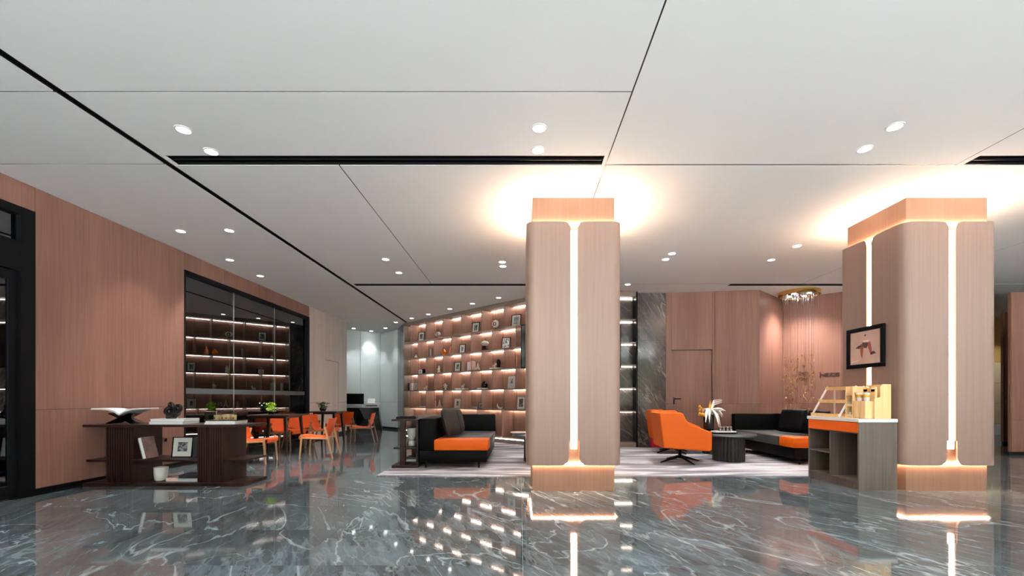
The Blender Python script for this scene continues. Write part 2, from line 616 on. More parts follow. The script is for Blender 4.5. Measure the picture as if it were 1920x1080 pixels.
# ---------------------------------------------------------------- ceiling
ceiling = MB().box(XL, XR, YN, YF, H + 0.14, H + 0.3).build('ceiling', 'black_void')
tag(ceiling, 'white panelled ceiling with black slots', 'ceiling', kind='structure')
g = 0.006
PAN = [
    [(-5.69, -3.757, YN, -0.8)], [(-5.69, -3.757, -0.8, 3.53)], [(-5.69, -3.757, 3.53, 4.62)],
    [(-5.69, -3.757, 4.62, 9.55)], [(-5.69, -3.757, 9.55, 14.36), (XL, -3.757, 14.36, YF)],
    [(-3.682, 0.907, YN, -0.8)], [(-3.682, 0.907, -0.8, 3.53)],
    [(-3.682, 0.907, 3.53, 4.46), (-3.682, -3.62, 4.46, 4.64), (0.86, 0.907, 4.46, 4.64)],
    [(-3.682, -1.92, 4.645, 9.475)], [(-1.92, 0.907, 4.645, 9.475)],
    [(-3.682, 0.907, 9.66, YF), (-3.682, -3.62, 9.475, 9.66)],
    [(0.907, 4.62, YN, -0.8)], [(0.907, 4.62, -0.8, 4.63)],
    [(4.62, XR, YN, -0.8)], [(4.62, XR, -0.8, 4.46), (4.62, 4.70, 4.46, 4.64)],
    [(0.907, 6.1, 4.645, 9.475)], [(6.1, 8.0, 4.645, 9.475)], [(8.0, XR, 4.645, 9.475)],
    [(0.907, 8.0, 9.66, YF), (0.907, 4.57, 9.485, 9.66)], [(8.0, XR, 9.49, YF)],
    [(XL, -5.69, YN, 14.36)],
]
for rects in PAN:
    m = MB()
    for k, (x0, x1, y0, y1) in enumerate(rects):
        gg = g if k == 0 else 0.0
        if k == 0 and len(rects) > 1:
            m.box(x0 + g, x1 - g, y0 + (g if y0 < 9.0 else 0), y1 - (g if len(rects) == 1 else 0), H, H + 0.010)
        else:
            m.box(x0 + (g if x0 != XL else 0), x1 - g, y0 + gg, y1 - gg, H, H + 0.010)
    m.build('ceiling_panel', 'ceiling_white', ceiling)
for x0, x1, y0, y1 in ((-3.62, 0.86, 4.46, 4.645), (-3.62, 0.907, 9.475, 9.66), (4.70, 12.0, 4.46, 4.645), (4.57, 8.0, 9.475, 9.66)):
    m = MB()
    yc = (y0 + y1) / 2
    for yy in (y0 + 0.012, yc, y1 - 0.012):
        m.box(x0, x1, yy - 0.006, yy + 0.006, H + 0.004, H + 0.10)
    m.build('slot_diffuser', 'black_metal', ceiling)
MB().box(-3.752, -3.740, -2, 14.4, H + 0.003, H + 0.10).box(-3.698, -3.686, -2, 14.4, H + 0.003, H + 0.10).build('slot_trim', 'black_metal', ceiling)

for x0, x1, y0, y1 in ((-5.69, -3.757, -0.8, None), (-5.69, -3.757, 3.53, None), (-5.69, -3.757, 4.62, None), (-5.69, -3.757, 9.55, None),
                       (-3.682, 0.907, -0.8, None), (-3.682, 0.907, 3.53, None), (0.907, 4.62, -0.8, None), (0.907, 4.70, 4.637, None),
                       (0.907, 4.57, 9.480, None), (4.62, XR, -0.8, None), (-1.92, None, 4.65, 9.47), (0.907, None, YN, YF), (4.62, None, YN, 4.64), (6.1, None, 4.65, 9.47), (8.0, None, 4.65, YF)):
    if x1 is None:
        MB().box(x0 - 0.0062, x0 + 0.0062, y0, y1, H + 0.0015, H + 0.012).build('shadow_gap', 'black_void', ceiling)
    else:
        MB().box(x0, x1, y0 - 0.0062, y0 + 0.0062, H + 0.0015, H + 0.012).build('shadow_gap', 'black_void', ceiling)
# ---------------------------------------------------------------- walls
def wall(name, label, p0, p1, panels, backing=None, thick=0.16, z1=H, back_mat='black_void', base=0.08):
    """a wall along p0-p1 (its face on the right of that direction); panels (u0,u1,z0,z1,material) stand proud with open joints"""
    p0, p1 = Vector(p0), Vector(p1)
    d = p1 - p0
    Ln = d.length
    a = math.atan2(d.y, d.x)
    m = MB()
    for (u0, u1, b0, b1) in (backing or [(0, Ln, 0, z1)]):
        m.box(u0, u1, 0.018, thick, b0, b1)
    o = m.build(name, back_mat, loc=(p0.x, p0.y, 0), rotz=a)
    tag(o, label, 'wall', kind='structure')
    for (u0, u1, b0, b1, mt) in panels:
        MB().box(u0 + 0.003, u1 - 0.003, 0.0, 0.02, b0 + 0.003, b1 - 0.003).build('panel', mt, o)
    return o

J = 1.01
Y0 = -5.0
U = lambda y: y - Y0
lp = []
for y0, y1 in ((-5, -3.6), (-3.6, -2.4), (-2.4, -1.2), (-1.2, 0.0), (0.0, 1.2), (5.13, 6.25), (6.25, 7.41)):
    lp += [(U(y0), U(y1), 0.08, J, 'rose_wood'), (U(y0), U(y1), J, H, 'rose_wood')]
for y0, y1 in ((1.2, 2.6), (2.6, 4.0), (4.0, 5.13), (7.41, 8.42), (8.42, 9.54), (9.54, 10.65), (10.65, 11.81)):
    lp.append((U(y0), U(y1), 3.33, H, 'rose_wood'))
lp += [(U(11.81), U(12.80), 0.08, J, 'pale_wood'), (U(11.81), U(12.80), J, H, 'pale_wood'),
       (U(12.80), U(13.72), 2.27, H, 'pale_wood'),
       (U(13.72), U(14.36), 0.08, J, 'pale_wood'), (U(13.72), U(14.36), J, H, 'pale_wood')]
wall_left = wall('wall_left', 'long left wall of rose wood panels', (-5.69, -5), (-5.69, 14.36), lp,
                 backing=[(0, U(1.2), 0, H), (U(1.2), U(5.13), 3.33, H), (U(5.13), U(7.41), 0, H), (U(7.41), U(11.81), 3.33, H), (U(11.81), U(14.36), 0, H)])
wall_alcove = wall('wall_alcove', 'alcove return wall behind the left wall', (-7.7, 14.36), (-5.71, 14.36), [], thick=-0.12)
wall('wall_alcove_back', 'white panelled wall behind the reception desk', (-7.6, 14.65), (-5.3, 16.6),
     [(0, 1.20, 0.08, 1.0, 'white_wall'), (0, 1.20, 1.0, H, 'white_wall'), (1.20, 2.25, 0.08, 1.0, 'white_wall'), (1.20, 2.25, 1.0, H, 'white_wall'),
      (2.25, 3.015, 0.08, 1.0, 'white_wall'), (2.25, 3.015, 1.0, H, 'white_wall')])
wall('wall_alcove_right', 'white panelled wall right of the reception desk', (-5.3, 16.6), (-4.39, 15.7),
     [(0, 1.0, 0.08, 1.0, 'white_wall'), (0, 1.0, 1.0, H, 'white_wall'), (1.0, 1.28, 0.08, 1.0, 'white_wall'), (1.0, 1.28, 1.0, H, 'white_wall')])
wall('wall_stone_end', 'narrow grey stone wall beside the tall bookshelf', (-4.39, 15.7), (-3.86, 14.50),
     [(0, 1.31, 0.0, 1.85, 'wall_marble'), (0, 1.31, 1.85, H, 'wall_marble')])
wall('wall_marble', 'grey veined marble wall beside the wooden door', (2.72, 10.27), (3.43, 10.27),
     [(0, 0.71, 0.0, 1.28, 'wall_marble'), (0, 0.71, 1.28, 2.5, 'wall_marble'), (0, 0.71, 2.5, H, 'wall_marble')])
# rear wood wall with door opening u 0.12..1.03
D0, D1, DH = 0.13, 1.04, 2.27
RL = math.hypot(5.46 - 3.43, 0.3)
wall_rear = wall('wall_rear', 'rear wall of rose wood panels around the door', (3.43, 10.28), (5.46, 9.98),
     [(0, D0, 0.08, J, 'rose_wood'), (0, D0, J, H, 'rose_wood'), (D0, D1, DH, H, 'rose_wood'), (D1, D1 + 0.05, 0, H, 'rose_wood'),
      (D1 + 0.05, RL, 0.08, J, 'rose_wood'), (D1 + 0.05, RL, J, H, 'rose_wood')],
     backing=[(0, D0, 0, H), (D0, D1, DH, H), (D1, RL, 0, H)])
NL = math.hypot(1.15, 1.02)
wall('wall_niche_left', 'left cheek of the wood panelled niche', (5.46, 9.98), (6.61, 11.0),
     [(0, NL * 0.5, 0.08, J, 'rose_wood'), (0, NL * 0.5, J, H, 'rose_wood'), (NL * 0.5, NL, 0.08, J, 'rose_wood'), (NL * 0.5, NL, J, H, 'rose_wood')])
NR = math.hypot(1.69, 1.59)
niche_right = wall('wall_niche_right', 'right cheek of the wood panelled niche with lettering', (6.61, 11.0), (8.30, 9.41),
     [(0, 1.2, 0.08, J, 'rose_wood'), (0, 1.2, J, H, 'rose_wood'), (1.2, NR, 0.08, J, 'rose_wood'), (1.2, NR, J, H, 'rose_wood')])
wall('wall_corridor_side', 'side wall of the corridor on the right', (8.32, 9.41), (8.32, 13.5), [(0, 4.09, 0.08, H, 'rose_wood')])
wall('wall_corridor_back', 'cream tiled wall at the end of the corridor', (8.32, 13.5), (16.1, 13.5),
     [(0, 7.78, 2.25, H, 'tan_plaster')] + [(k * 0.78, (k + 1) * 0.78, a, b, 'cream_tile') for k in range(4, 10) for a, b in ((0.35, 0.98), (0.98, 1.61), (1.61, 2.25))] +
     [(0, 7.78, 0.0, 0.35, 'white_wall')])
wall('wall_right', 'right outer wall of the lobby', (16.1, 13.5), (16.1, -5), [(0, 6, 0.08, H, 'rose_wood'), (6, 12, 0.08, H, 'rose_wood'), (12, 18.5, 0.08, H, 'rose_wood')])
o = MB().box(XL, XR, YF - 0.15, YF, 0, H + 0.1).box(XL, XL + 0.12, YN, YF, 0, H + 0.1).build('wall_outer', 'room_brown')
tag(o, 'outer walls behind the shelves and the glass', 'wall', kind='structure')
# free standing wall slabs on the far right
for nm, lab, x0, y0, th in (('wall_portal_near', 'rose wood wall slab at the right edge of the picture', 9.87, 8.80, 0.05),
                            ('wall_portal_far', 'darker wood wall slab behind the right edge slab', 11.98, 10.84, 0.06)):
    o = MB().box(x0 + 0.02, 16.0, y0 + 0.02, y0 + th, 0, 3.28).build(nm, 'black_void')
    tag(o, lab, 'wall', kind='structure')
    for a, b in ((0.06, 0.69), (0.69, 3.28)):
        for x_0, x_1 in ((x0, x0 + 1.4), (x0 + 1.4, 16.0)):
            MB().box(x_0 + 0.003, x_1 - 0.003, y0, y0 + 0.022, a + 0.003, b - 0.003).build('panel', 'rose_wood', o)
    MB().box(x0, x0 + 0.022, y0 + 0.024, y0 + th, 0.06, 3.28).build('panel', 'rose_wood', o)
    MB().box(x0 + 0.008, x0 + 0.02, y0 - 0.004, y0 + 0.002, 0.06, 3.28).build('edge_trim', 'brass', o)

# ---------------------------------------------------------------- baseboards
for nm, a, b in (('baseboard_left', (5.13, 7.41), None), ('baseboard_alcove', (11.81, 12.80), None)):
    o = MB().box(-5.71, -5.683, a[0], a[1], 0.0, 0.078).build(nm, 'black_metal')
    tag(o, 'black skirting under the left wall', 'baseboard', kind='structure')

# ---------------------------------------------------------------- doors and windows in the left wall
def frame_piece(parent, nm, mt, *a):
    return MB().box(*a).build(nm, mt, parent)
X0 = -5.69
win = bpy.data.objects.new('window_1', None); C.objects.link(win); win.location = (X0, 7.41, 0)
tag(win, 'tall dark glazed window in the rose wood wall', 'window', kind='structure')
WL = 11.81 - 7.41
m = MB().box(-0.10, 0.004, 0.0, WL, 3.25, 3.33).box(-0.10, 0.004, 0.0, WL, 0.0, 0.10).box(-0.10, 0.004, 0.0, 0.035, 0.10, 3.25).box(-0.10, 0.006, WL - 0.17, WL, 0.10, 3.25)
m.build('window_frame', 'black_metal', win)
py = [0.035, 1.34, 2.79, WL - 0.17]
for a, b in zip(py, py[1:]):
    p = MB().box(-0.052, -0.040, a + 0.003, b - 0.003, 0.10, 3.25).build('pane', 'mirror_glass', win)
    q = MB().box(-0.0395, -0.0385, a + 0.01, b - 0.01, 1.222, 1.318).build('frosted_band', 'frosted_film', p)
    if a > 0.1:
        MB().box(-0.06, -0.034, a - 0.006, a + 0.006, 0.10, 3.25).build('mullion', 'pewter', win)
# glass door at the near end
dr = bpy.data.objects.new('door_1', None); C.objects.link(dr); dr.location = (X0, 1.2, 0)
tag(dr, 'black framed glass door at the left edge', 'door', kind='structure')
DL = 5.13 - 1.2
MB().box(-0.14, 0.008, DL - 0.15, DL, 0, 3.33).box(-0.14, 0.008, 0, 0.15, 0, 3.33).box(-0.14, 0.006, 0.15, DL - 0.15, 3.24, 3.33).box(-0.14, 0.006, 0.15, DL - 0.15, 2.60, 2.93).build('door_frame', 'black_metal', dr)
MB().box(-0.06, -0.05, 0.15, DL - 0.15, 2.93, 3.24).build('transom_pane', 'mirror_glass', dr)
mid = (0.15 + DL - 0.15) / 2
for a, b, hs in ((0.155, mid - 0.004, 1), (mid + 0.004, DL - 0.155, -1)):
    lf = MB().box(-0.075, -0.03, a, a + 0.085, 0.02, 2.59).box(-0.075, -0.03, b - 0.085, b, 0.02, 2.59).box(-0.075, -0.03, a + 0.085, b - 0.085, 2.48, 2.59).box(-0.075, -0.03, a + 0.085, b - 0.085, 0.02, 0.16).build('door_leaf', 'black_metal', dr)
    MB().box(-0.056, -0.048, a + 0.085, b - 0.085, 0.16, 2.48).build('pane', 'mirror_glass', lf)
    hy = b - 0.13 if hs == 1 else a + 0.13
    MB().tube([(-0.03, hy, 0.85), (0.03, hy, 0.87), (0.03, hy, 1.33), (-0.03, hy, 1.35)], 0.012).build('handle', 'chrome', lf)
# concealed pale door beyond the window
d2 = MB().box(-0.05, -0.012, 12.804, 13.716, 0.005, 2.262).build('door_2', 'pale_wood', loc=(X0, 0, 0))
tag(d2, 'flush pale wood door in the grey wall', 'door', kind='structure')
MB().box(-0.012, 0.03, 12.88, 12.90, 0.98, 1.0).box(0.02, 0.035, 12.88, 13.0, 0.98, 1.0).build('handle', 'black_metal', d2)
# wood door in the rear wall
ra = math.atan2(-0.3, 2.03)
d3 = MB().box(D0 + 0.004, D1 - 0.004, 0.065, 0.105, 0.008, DH - 0.006).build('door_3', 'rose_wood', loc=(3.43, 10.28, 0), rotz=ra)
tag(d3, 'rose wood door with black lever handle', 'door', kind='structure')
MB().box(D0 + 0.05, D0 + 0.075, 0.050, 0.064, 1.0, 1.16).box(D0 + 0.05, D0 + 0.075, 0.0, 0.05, 1.115, 1.14).box(D0 + 0.05, D0 + 0.21, -0.012, 0.004, 1.115, 1.14).build('lever_handle', 'black_metal', d3)
m = MB().box(D0 - 0.008, D0 + 0.004, 0.02, 0.11, 0, DH).box(D1 - 0.004, D1 + 0.008, 0.02, 0.11, 0, DH).box(D0, D1, 0.11, 0.125, 0, DH)
o = m.build('trim_1', 'rose_wood', loc=(3.43, 10.28, 0), rotz=ra)
tag(o, 'jamb around the rose wood door', 'trim', kind='structure')
# socket
sk = tag(MB().box(0, 0.012, 0, 0.09, 0, 0.09, 0.003).build('wall_socket', 'socket_brown', loc=(-5.688, 6.96, 0.43)), 'brown wall socket low on the rose wood wall', 'socket')
MB().box(0.012, 0.014, 0.02, 0.07, 0.02, 0.07).build('socket_face', 'black_metal', sk)

# lettering on the niche wall
def letters(txt, u, z, size, name='lettering'):
    cu = bpy.data.curves.new(name, 'FONT')
    cu.body = txt
    cu.size = size
    cu.extrude = 0.004
    cu.offset = size * 0.012
    tmp = bpy.data.objects.new(name, cu)
    C.objects.link(tmp)
    dg = bpy.context.evaluated_depsgraph_get()
    me = bpy.data.meshes.new_from_object(tmp.evaluated_get(dg))
    bpy.data.objects.remove(tmp)
    me.materials.clear()
    me.materials.append(MATS['lettering_brown'])
    o = bpy.data.objects.new(name, me)
    C.objects.link(o)
    o.parent = niche_right
    o.location = (u, -0.006, z)
    o.rotation_euler = (R(90), 0, 0)
    return o
letters('沃', 0.34, 1.62, 0.21)
letters('卜', 0.72, 1.64, 0.16)
letters('速尤酒', 0.85, 1.66, 0.105)

# ---------------------------------------------------------------- columns with light slots
def column(label, x0, x1, y0, y1):
    cx, cy = (x0 + x1) / 2, (y0 + y1) / 2
    hw, hd = (x1 - x0) / 2, (y1 - y0) / 2
    t = thing('column', label, 'column', (cx, cy, 0), group='wood clad columns with light slots')
    MB().box(-hw, hw, -hd, hd, 0, H).build('core', 'core_wood', t)
    OV, TH, RC = 0.075, 0.022, 0.11
    B, TP = 0.325, 3.30
    sw, nw, nz_, rt, rb = 0.042, 0.064, 0.625, 0.085, 0.10
    ow, od = hw + OV, hd + OV
    for qx, qy in ((1, -1), (-1, -1), (-1, 1), (1, 1)):
        # path in the first quadrant from the slot on the x face (along y) round the corner to the slot on the y face
        La, Lb = od - RC, ow - RC
        arc = RC * math.pi / 2
        tot = (La - sw) + arc + (Lb - sw)
        us = [0, nw - sw - 0.0005, nw - sw]
        for k in range(1, 9): us.append(nw - sw + rb * k / 8)
        for k in range(1, 7): us.append(rt * k / 6)
        us += [La - sw + arc * k / 8 for k in range(9)]
        us = sorted(set([round(u, 5) for u in us] + [round(tot - u, 5) for u in us]))
        vs_, fs = [], []
        for u in us:
            e = min(u, tot - u)
            top = TP if e >= rt else TP - rt + math.sqrt(max(0, rt * rt - (rt - e) ** 2))
            if e < nw - sw - 0.0003:
                bot = nz_
            else:
                q = e - (nw - sw)
                bot = B if q >= rb else B + rb - math.sqrt(max(0, rb * rb - (rb - q) ** 2))
            for off in (0, TH):
                if u <= La - sw:
                    p = (ow - off, sw + u)
                elif u <= La - sw + arc:
                    a = (u - (La - sw)) / RC
                    p = (ow - RC + (RC - off) * math.cos(a), od - RC + (RC - off) * math.sin(a))
                else:
                    p = (ow - RC - (u - (La - sw) - arc), od - off)
                vs_.append((p[0] * qx, p[1] * qy, bot))
                vs_.append((p[0] * qx, p[1] * qy, top))
        n = len(us)
        for i in range(n - 1):
            a, b = i * 4, (i + 1) * 4
            fs += [(a, b, b + 1, a + 1), (a + 2, a + 3, b + 3, b + 2), (a + 1, b + 1, b + 3, a + 3), (a, a + 2, b + 2, b)]
        fs += [(0, 1, 3, 2), ((n - 1) * 4, (n - 1) * 4 + 2, (n - 1) * 4 + 3, (n - 1) * 4 + 1)]
        m = MB(); m._put(vs_, fs)
        m.build('corner_shell', 'shell_wood', t, smooth=30)
    for ax, s in (('y', -1), ('y', 1), ('x', -1), ('x', 1)):
        m = MB()
        a, b = (hd + 0.004, hd + OV - 0.014) if ax == 'y' else (hw + 0.004, hw + OV - 0.014)
        z0, z1 = nz_ - 0.10, TP - 0.10
        if ax == 'y': m.box(-0.036, 0.036, min(s * a, s * b), max(s * a, s * b), z0, z1)
        else: m.box(min(s * a, s * b), max(s * a, s * b), -0.036, 0.036, z0, z1)
        m.build('light_strip', 'slot_led', t)
    for nm, z0, z1 in (('top_cove_light', TP - 0.016, TP - 0.004), ('base_cove_light', B + 0.006, B + 0.018)):
        m = MB()
        w, d, th = hw + 0.016, hd + 0.016, 0.014
        m.box(-w, w, -d, -d + th, z0, z1).box(-w, w, d - th, d, z0, z1)
        m.box(-w, -w + th, -d + th, d - th, z0, z1).box(w - th, w, -d + th, d - th, z0, z1)
        m.build(nm, 'cove_led' if nm[0] == 't' else 'base_led', t)
    return t
column('wood clad column in the middle with one glowing slot facing us', 0.155, 1.165, 5.40, 6.36)
column('wood clad column on the right with a framed picture on it', 4.765, 5.765, 5.40, 6.36)

# ---------------------------------------------------------------- downlights
dl0 = {}
def downlight(px, py, cool=False, watts=None, size=95, z=None, x=None, y=None, r=0.058):
    if x is None:
        y = F * (H - 1.15) / (746 - py)
        x = (px - 975) * y / F
    key = cool
    if key not in dl0:
        t = thing('ceiling_downlight', 'small round recessed ceiling downlight, switched on' if not cool else 'small round cool white downlight over the reception desk', 'light', (x, y, H),
                  group='recessed ceiling downlights' if not cool else 'downlights over the reception desk')
        m = MB()
        m.lathe([(r * 0.97, 0.0), (r * 0.97, -0.008), (r * 1.22, -0.005), (r * 1.25, 0.0)], 24)
        m.build('trim_ring', 'trim_white', t, smooth=40)
        MB().lathe([(r * 0.96, -0.002), (r * 0.96, -0.006)], 24).build('lens', 'lens_cool' if cool else 'lens_emit', t)
        dl0[key] = t
    else:
        t = dup(dl0[key], loc=(x, y, H))
    ld = bpy.data.lights.new('downlight_lamp', 'SPOT')
    ld.energy = watts if watts else SPOT
    ld.color = (0.90, 0.97, 1.0) if cool else (1.0, 0.96, 0.91)
    ld.spot_size = R(size)
    ld.spot_blend = 0.75
    ld.shadow_soft_size = 0.04
    lo = bpy.data.objects.new('downlight_lamp', ld)
    C.objects.link(lo)
    lo.parent = t
    lo.location = (0, 0, -0.02)
    return t
SPOTS = [(344, 243), (396, 284), (1011, 240), (1009, 281), (1678, 237), (1621, 279), (339, 433), (430, 432), (431, 487), (488, 517),
         (723, 486), (748, 511), (942, 491), (943, 499), (1248, 486), (1260, 475), (1446, 487), (1494, 461), (1177, 533),
         (772, 596.5), (803, 589), (843.5, 579), (886, 569), (935, 558), (742, 604)]
SPOT_LABELS = [
    'ceiling downlight left above the long console, front of its pair', 'ceiling downlight just before the left end of the long black slot',
    'large ceiling downlight front of the middle column, nearer of the pair', 'ceiling downlight touching the long black slot before the middle column',
    'large ceiling downlight at the right, nearer one of its pair', 'ceiling downlight at the right, farther one of its pair',
    'ceiling downlight closest to the left wall panels', 'ceiling downlight right beside the long diagonal slot on the left',
    'ceiling downlight before the left edge of the glazed window', 'ceiling downlight above the middle of the glazed window',
    'ceiling downlight left of the thin diagonal seam, nearer of two', 'ceiling downlight left of the thin diagonal seam, farther of two',
    'nearer of two close downlights left of the middle column', 'farther of two close downlights left of the middle column',
    'farther of two close downlights right of the middle column', 'nearer of two close downlights right of the middle column',
    'ceiling downlight in front of the door, farther of two', 'ceiling downlight left of the right column, nearer of two',
    'tiny downlight just right of the middle column by the rear seam', 'leftmost downlight of the row along the tall bookshelf',
    'second downlight from the left along the tall bookshelf', 'third downlight from the left along the tall bookshelf',
    'fourth downlight from the left along the tall bookshelf', 'rightmost downlight of the row along the tall bookshelf',
    'downlight left of the diagonal slot before the white alcove']
for (px, py), lab in zip(SPOTS, SPOT_LABELS):
    near_shelf = px in (772, 803, 843.5, 886, 935, 742, 1177)
    downlight(px, py, watts=SPOT * (0.35 if near_shelf else 2.6 if px in (431, 488) else 1.5 if px in (1446, 1494, 1248, 1260) else 1.0))['label'] = lab
for x, y in ((-4.6, 1.2), (-2.6, 1.4), (0.2, 1.6), (3.4, 1.6), (6.5, 1.8), (-2.6, -1.6), (1.0, -1.6), (5.0, -1.6), (9.0, 3.2), (9.4, 6.8), (12.0, 7.5), (11.0, 12.4), (14.6, 12.7), (7.6, 8.6)):  # added lamps out of sight, lighting the front and the corridor end
    downlight(0, 0, x=x, y=y)['label'] = 'added ceiling downlight out of sight, brightening the lobby'
for px, py in ((663, 615.5), (696, 620.5)):
    downlight(px, py, cool=True, watts=SPOT * 0.7, size=75)
downlight(0, 0, cool=True, watts=SPOT * 0.5, size=75, x=-4.75, y=15.45)

# ================================================================ LARGE FURNITURE
# ---------------------------------------------------------------- tall bookshelf, set at an angle
SX, SY = -3.84, 14.46
SDX, SDY = 0.732, -0.681
SA = math.atan2(SDY, SDX)
SL, SD = 5.62, 0.38
LEV = [0.12, 0.85, 1.39, 1.92, 2.44, 2.97, 3.52]
shelf = thing('bookshelf', 'tall brown bookshelf wall with staggered lit compartments full of ornaments', 'bookshelf', (SX, SY, 0), SA)
def shelf_point(px, y=0.15):
    """s along the shelf for an image column px at depth y into the shelf, and the world point"""
    r = (px - 975) / F
    s = (r * (SY + SDX * y) - SX + SDY * y) / (SDX - r * SDY)
    return s, (SX + SDX * s - SDY * y, SY + SDY * s + SDX * y)
MB().box(0, SL, SD, SD + 0.03, 0.0, H).build('back_panel', 'shelf_wood', shelf)
MB().box(-0.02, SL, 0.0, SD, 3.52, H).build('top_rail', 'shelf_edge', shelf)
MB().box(-0.02, 0.02, 0.0, SD + 0.03, 0.0, 3.52).build('side_panel', 'shelf_edge', shelf)
MB().box(0.02, SL, -0.02, SD, 0.0, 0.09).build('plinth', 'shelf_edge', shelf)
MB().box(0.02, SL, -0.022, -0.012, 0.090, 0.100).build('plinth_light', 'shelf_led', shelf)
for z in LEV[:-1]:
    MB().box(0.02, SL, 0.0, SD, z - 0.028, z).build('shelf_board', 'shelf_edge', shelf)
for k in range(6):
    z0, z1 = LEV[k], LEV[k + 1] - 0.028 if k < 5 else 3.52
    if k == 0:
        ss = [1.25, 2.45, 3.65, 4.60, 5.45]
    else:
        off = 0.39 if k % 2 == 1 else 0.80
        ss = [off + 0.86 * i for i in range(7) if off + 0.86 * i < SL - 0.05]
    edges = [0.02] + ss + [SL]
    for s in ss:
        MB().box(s - 0.013, s + 0.013, 0.004, SD, z0, z1).build('divider', 'shelf_wood', shelf)
        MB().box(s - 0.014, s + 0.014, -0.002, 0.004, z0, z1).build('divider_edge', 'shelf_edge', shelf)
    for a, b in zip(edges, edges[1:]):
        if b - a < 0.2: continue
        MB().box(a + 0.02, b - 0.02, SD - 0.042, SD - 0.030, z1 - 0.010, z1 - 0.001).build('light_strip', 'shelf_led', shelf)
        c = a + (b - a) * 0.5
        MB().tube([(c, 0.012, z0), (c, 0.012, z1)], 0.006, 6).build('brass_rod', 'brass', shelf)

# ---------------------------------------------------------------- straight marble-backed shelf behind the middle column
sh2 = thing('bookshelf', 'marble backed lit shelf unit seen right of the middle column', 'bookshelf', (0.40, 10.10, 0))
W2 = 2.28
MB().box(0, W2, 0.30, 0.33, 0, 3.55).build('back_panel', 'wall_marble', sh2)
MB().box(-0.03, 0, 0, 0.33, 0, 3.60).box(W2, W2 + 0.035, -0.01, 0.33, 0, 3.60).build('side_panel', 'black_metal', sh2)
MB().box(0, W2, 0, 0.33, 3.50, 3.60).build('top_rail', 'shelf_edge', sh2)
MB().box(0, W2, 0, 0.33, 0, 0.09).build('plinth', 'shelf_edge', sh2)
for k, z in enumerate(LEV):
    if k < 6:
        MB().box(0, W2, 0.02, 0.30, z - 0.028, z).build('shelf_board', 'shelf_edge', sh2)
    if k > 0:
        MB().box(0.02, W2 - 0.02, 0.262, 0.282, z - 0.044, z - 0.030).build('light_strip', 'marble_shelf_led', sh2)
tv = thing('television', 'wide black wall screen mostly hidden behind the middle column', 'television', (1.17, 10.03, 1.83))
MB().box(-1.15, 1.15, 0, 0.05, 0, 1.0, 0.004).build('case', 'black_metal', tv)
MB().box(-1.13, 1.13, -0.003, 0.0, 0.02, 0.98).build('screen', 'screen_black', tv)

# ---------------------------------------------------------------- rug
poly = [(-2.1, 6.41), (6.85, 6.41), (6.85, 9.40), (5.40, 9.80), (3.40, 10.05), (2.6, 10.02), (0.32, 10.02), (0.20, 10.40), (-2.1, 12.65)]
rug = MB().prism([(x - 2, y - 8) for x, y in poly], 0.0, 0.014).build('rug', 'rug_wool', loc=(2, 8, 0.0005))
tag(rug, 'large pale grey rug with sweeping white streaks under the sofas', 'rug')
RG = 0.0145

# ---------------------------------------------------------------- dark wood consoles
def console(label, loc, rotz, L, D, peds, htop=0.80, hm=0.345, posts=None):
    t = thing('console_table', label, 'console', loc, rotz)
    MB().box(0, L, 0, D, htop - 0.03, htop, 0.004).build('top', 'dark_wood', t)
    MB().box(0, L, 0, D, 0.0, 0.045, 0.004).build('base', 'dark_wood', t)
    for (a, b) in peds:
        p = MB().box(a, b, 0.03, D - 0.03, 0.045, htop - 0.03).build('pedestal', 'dark_wood', t)
        m = MB()
        n = max(4, int((b - a) / 0.03))
        w = (b - a) / n
        for i in range(n):
            m.box(a + i * w + 0.004, a + (i + 1) * w - 0.004, 0.018, 0.032, 0.046, htop - 0.032)
        m.build('fluted_front', 'dark_wood', p)
    for (a, b, c, d) in posts or []:
        MB().box(a, b, c, d, 0.045, htop - 0.03).build('post', 'dark_wood', t)
    xs = [0.03] + [v for ab in peds for v in ab] + [L - 0.0]
    for i in range(0, len(xs), 2):
        if xs[i + 1] - xs[i] > 0.05:
            MB().box(xs[i], xs[i + 1], 0.02, D - 0.02, hm - 0.028, hm, 0.004).build('mid_shelf', 'dark_wood', t)
    return t
CX, CY = -5.675, 5.67
console('long dark wood display console against the left wall', (CX, CY, 0), 0, 2.09, 0.53, [(0.285, 0.63), (1.475, 1.815)])
console('dark wood console behind the back of the left sofa', (-1.655, 7.06, RG), R(90), 2.1, 0.42, [(1.2, 1.5)], htop=0.79, hm=0.33, posts=[(0.05, 0.13, 0.215, 0.30), (0.05, 0.13, 0.0, 0.035), (1.94, 2.02, 0.215, 0.30), (1.94, 2.02, 0.0, 0.035)])

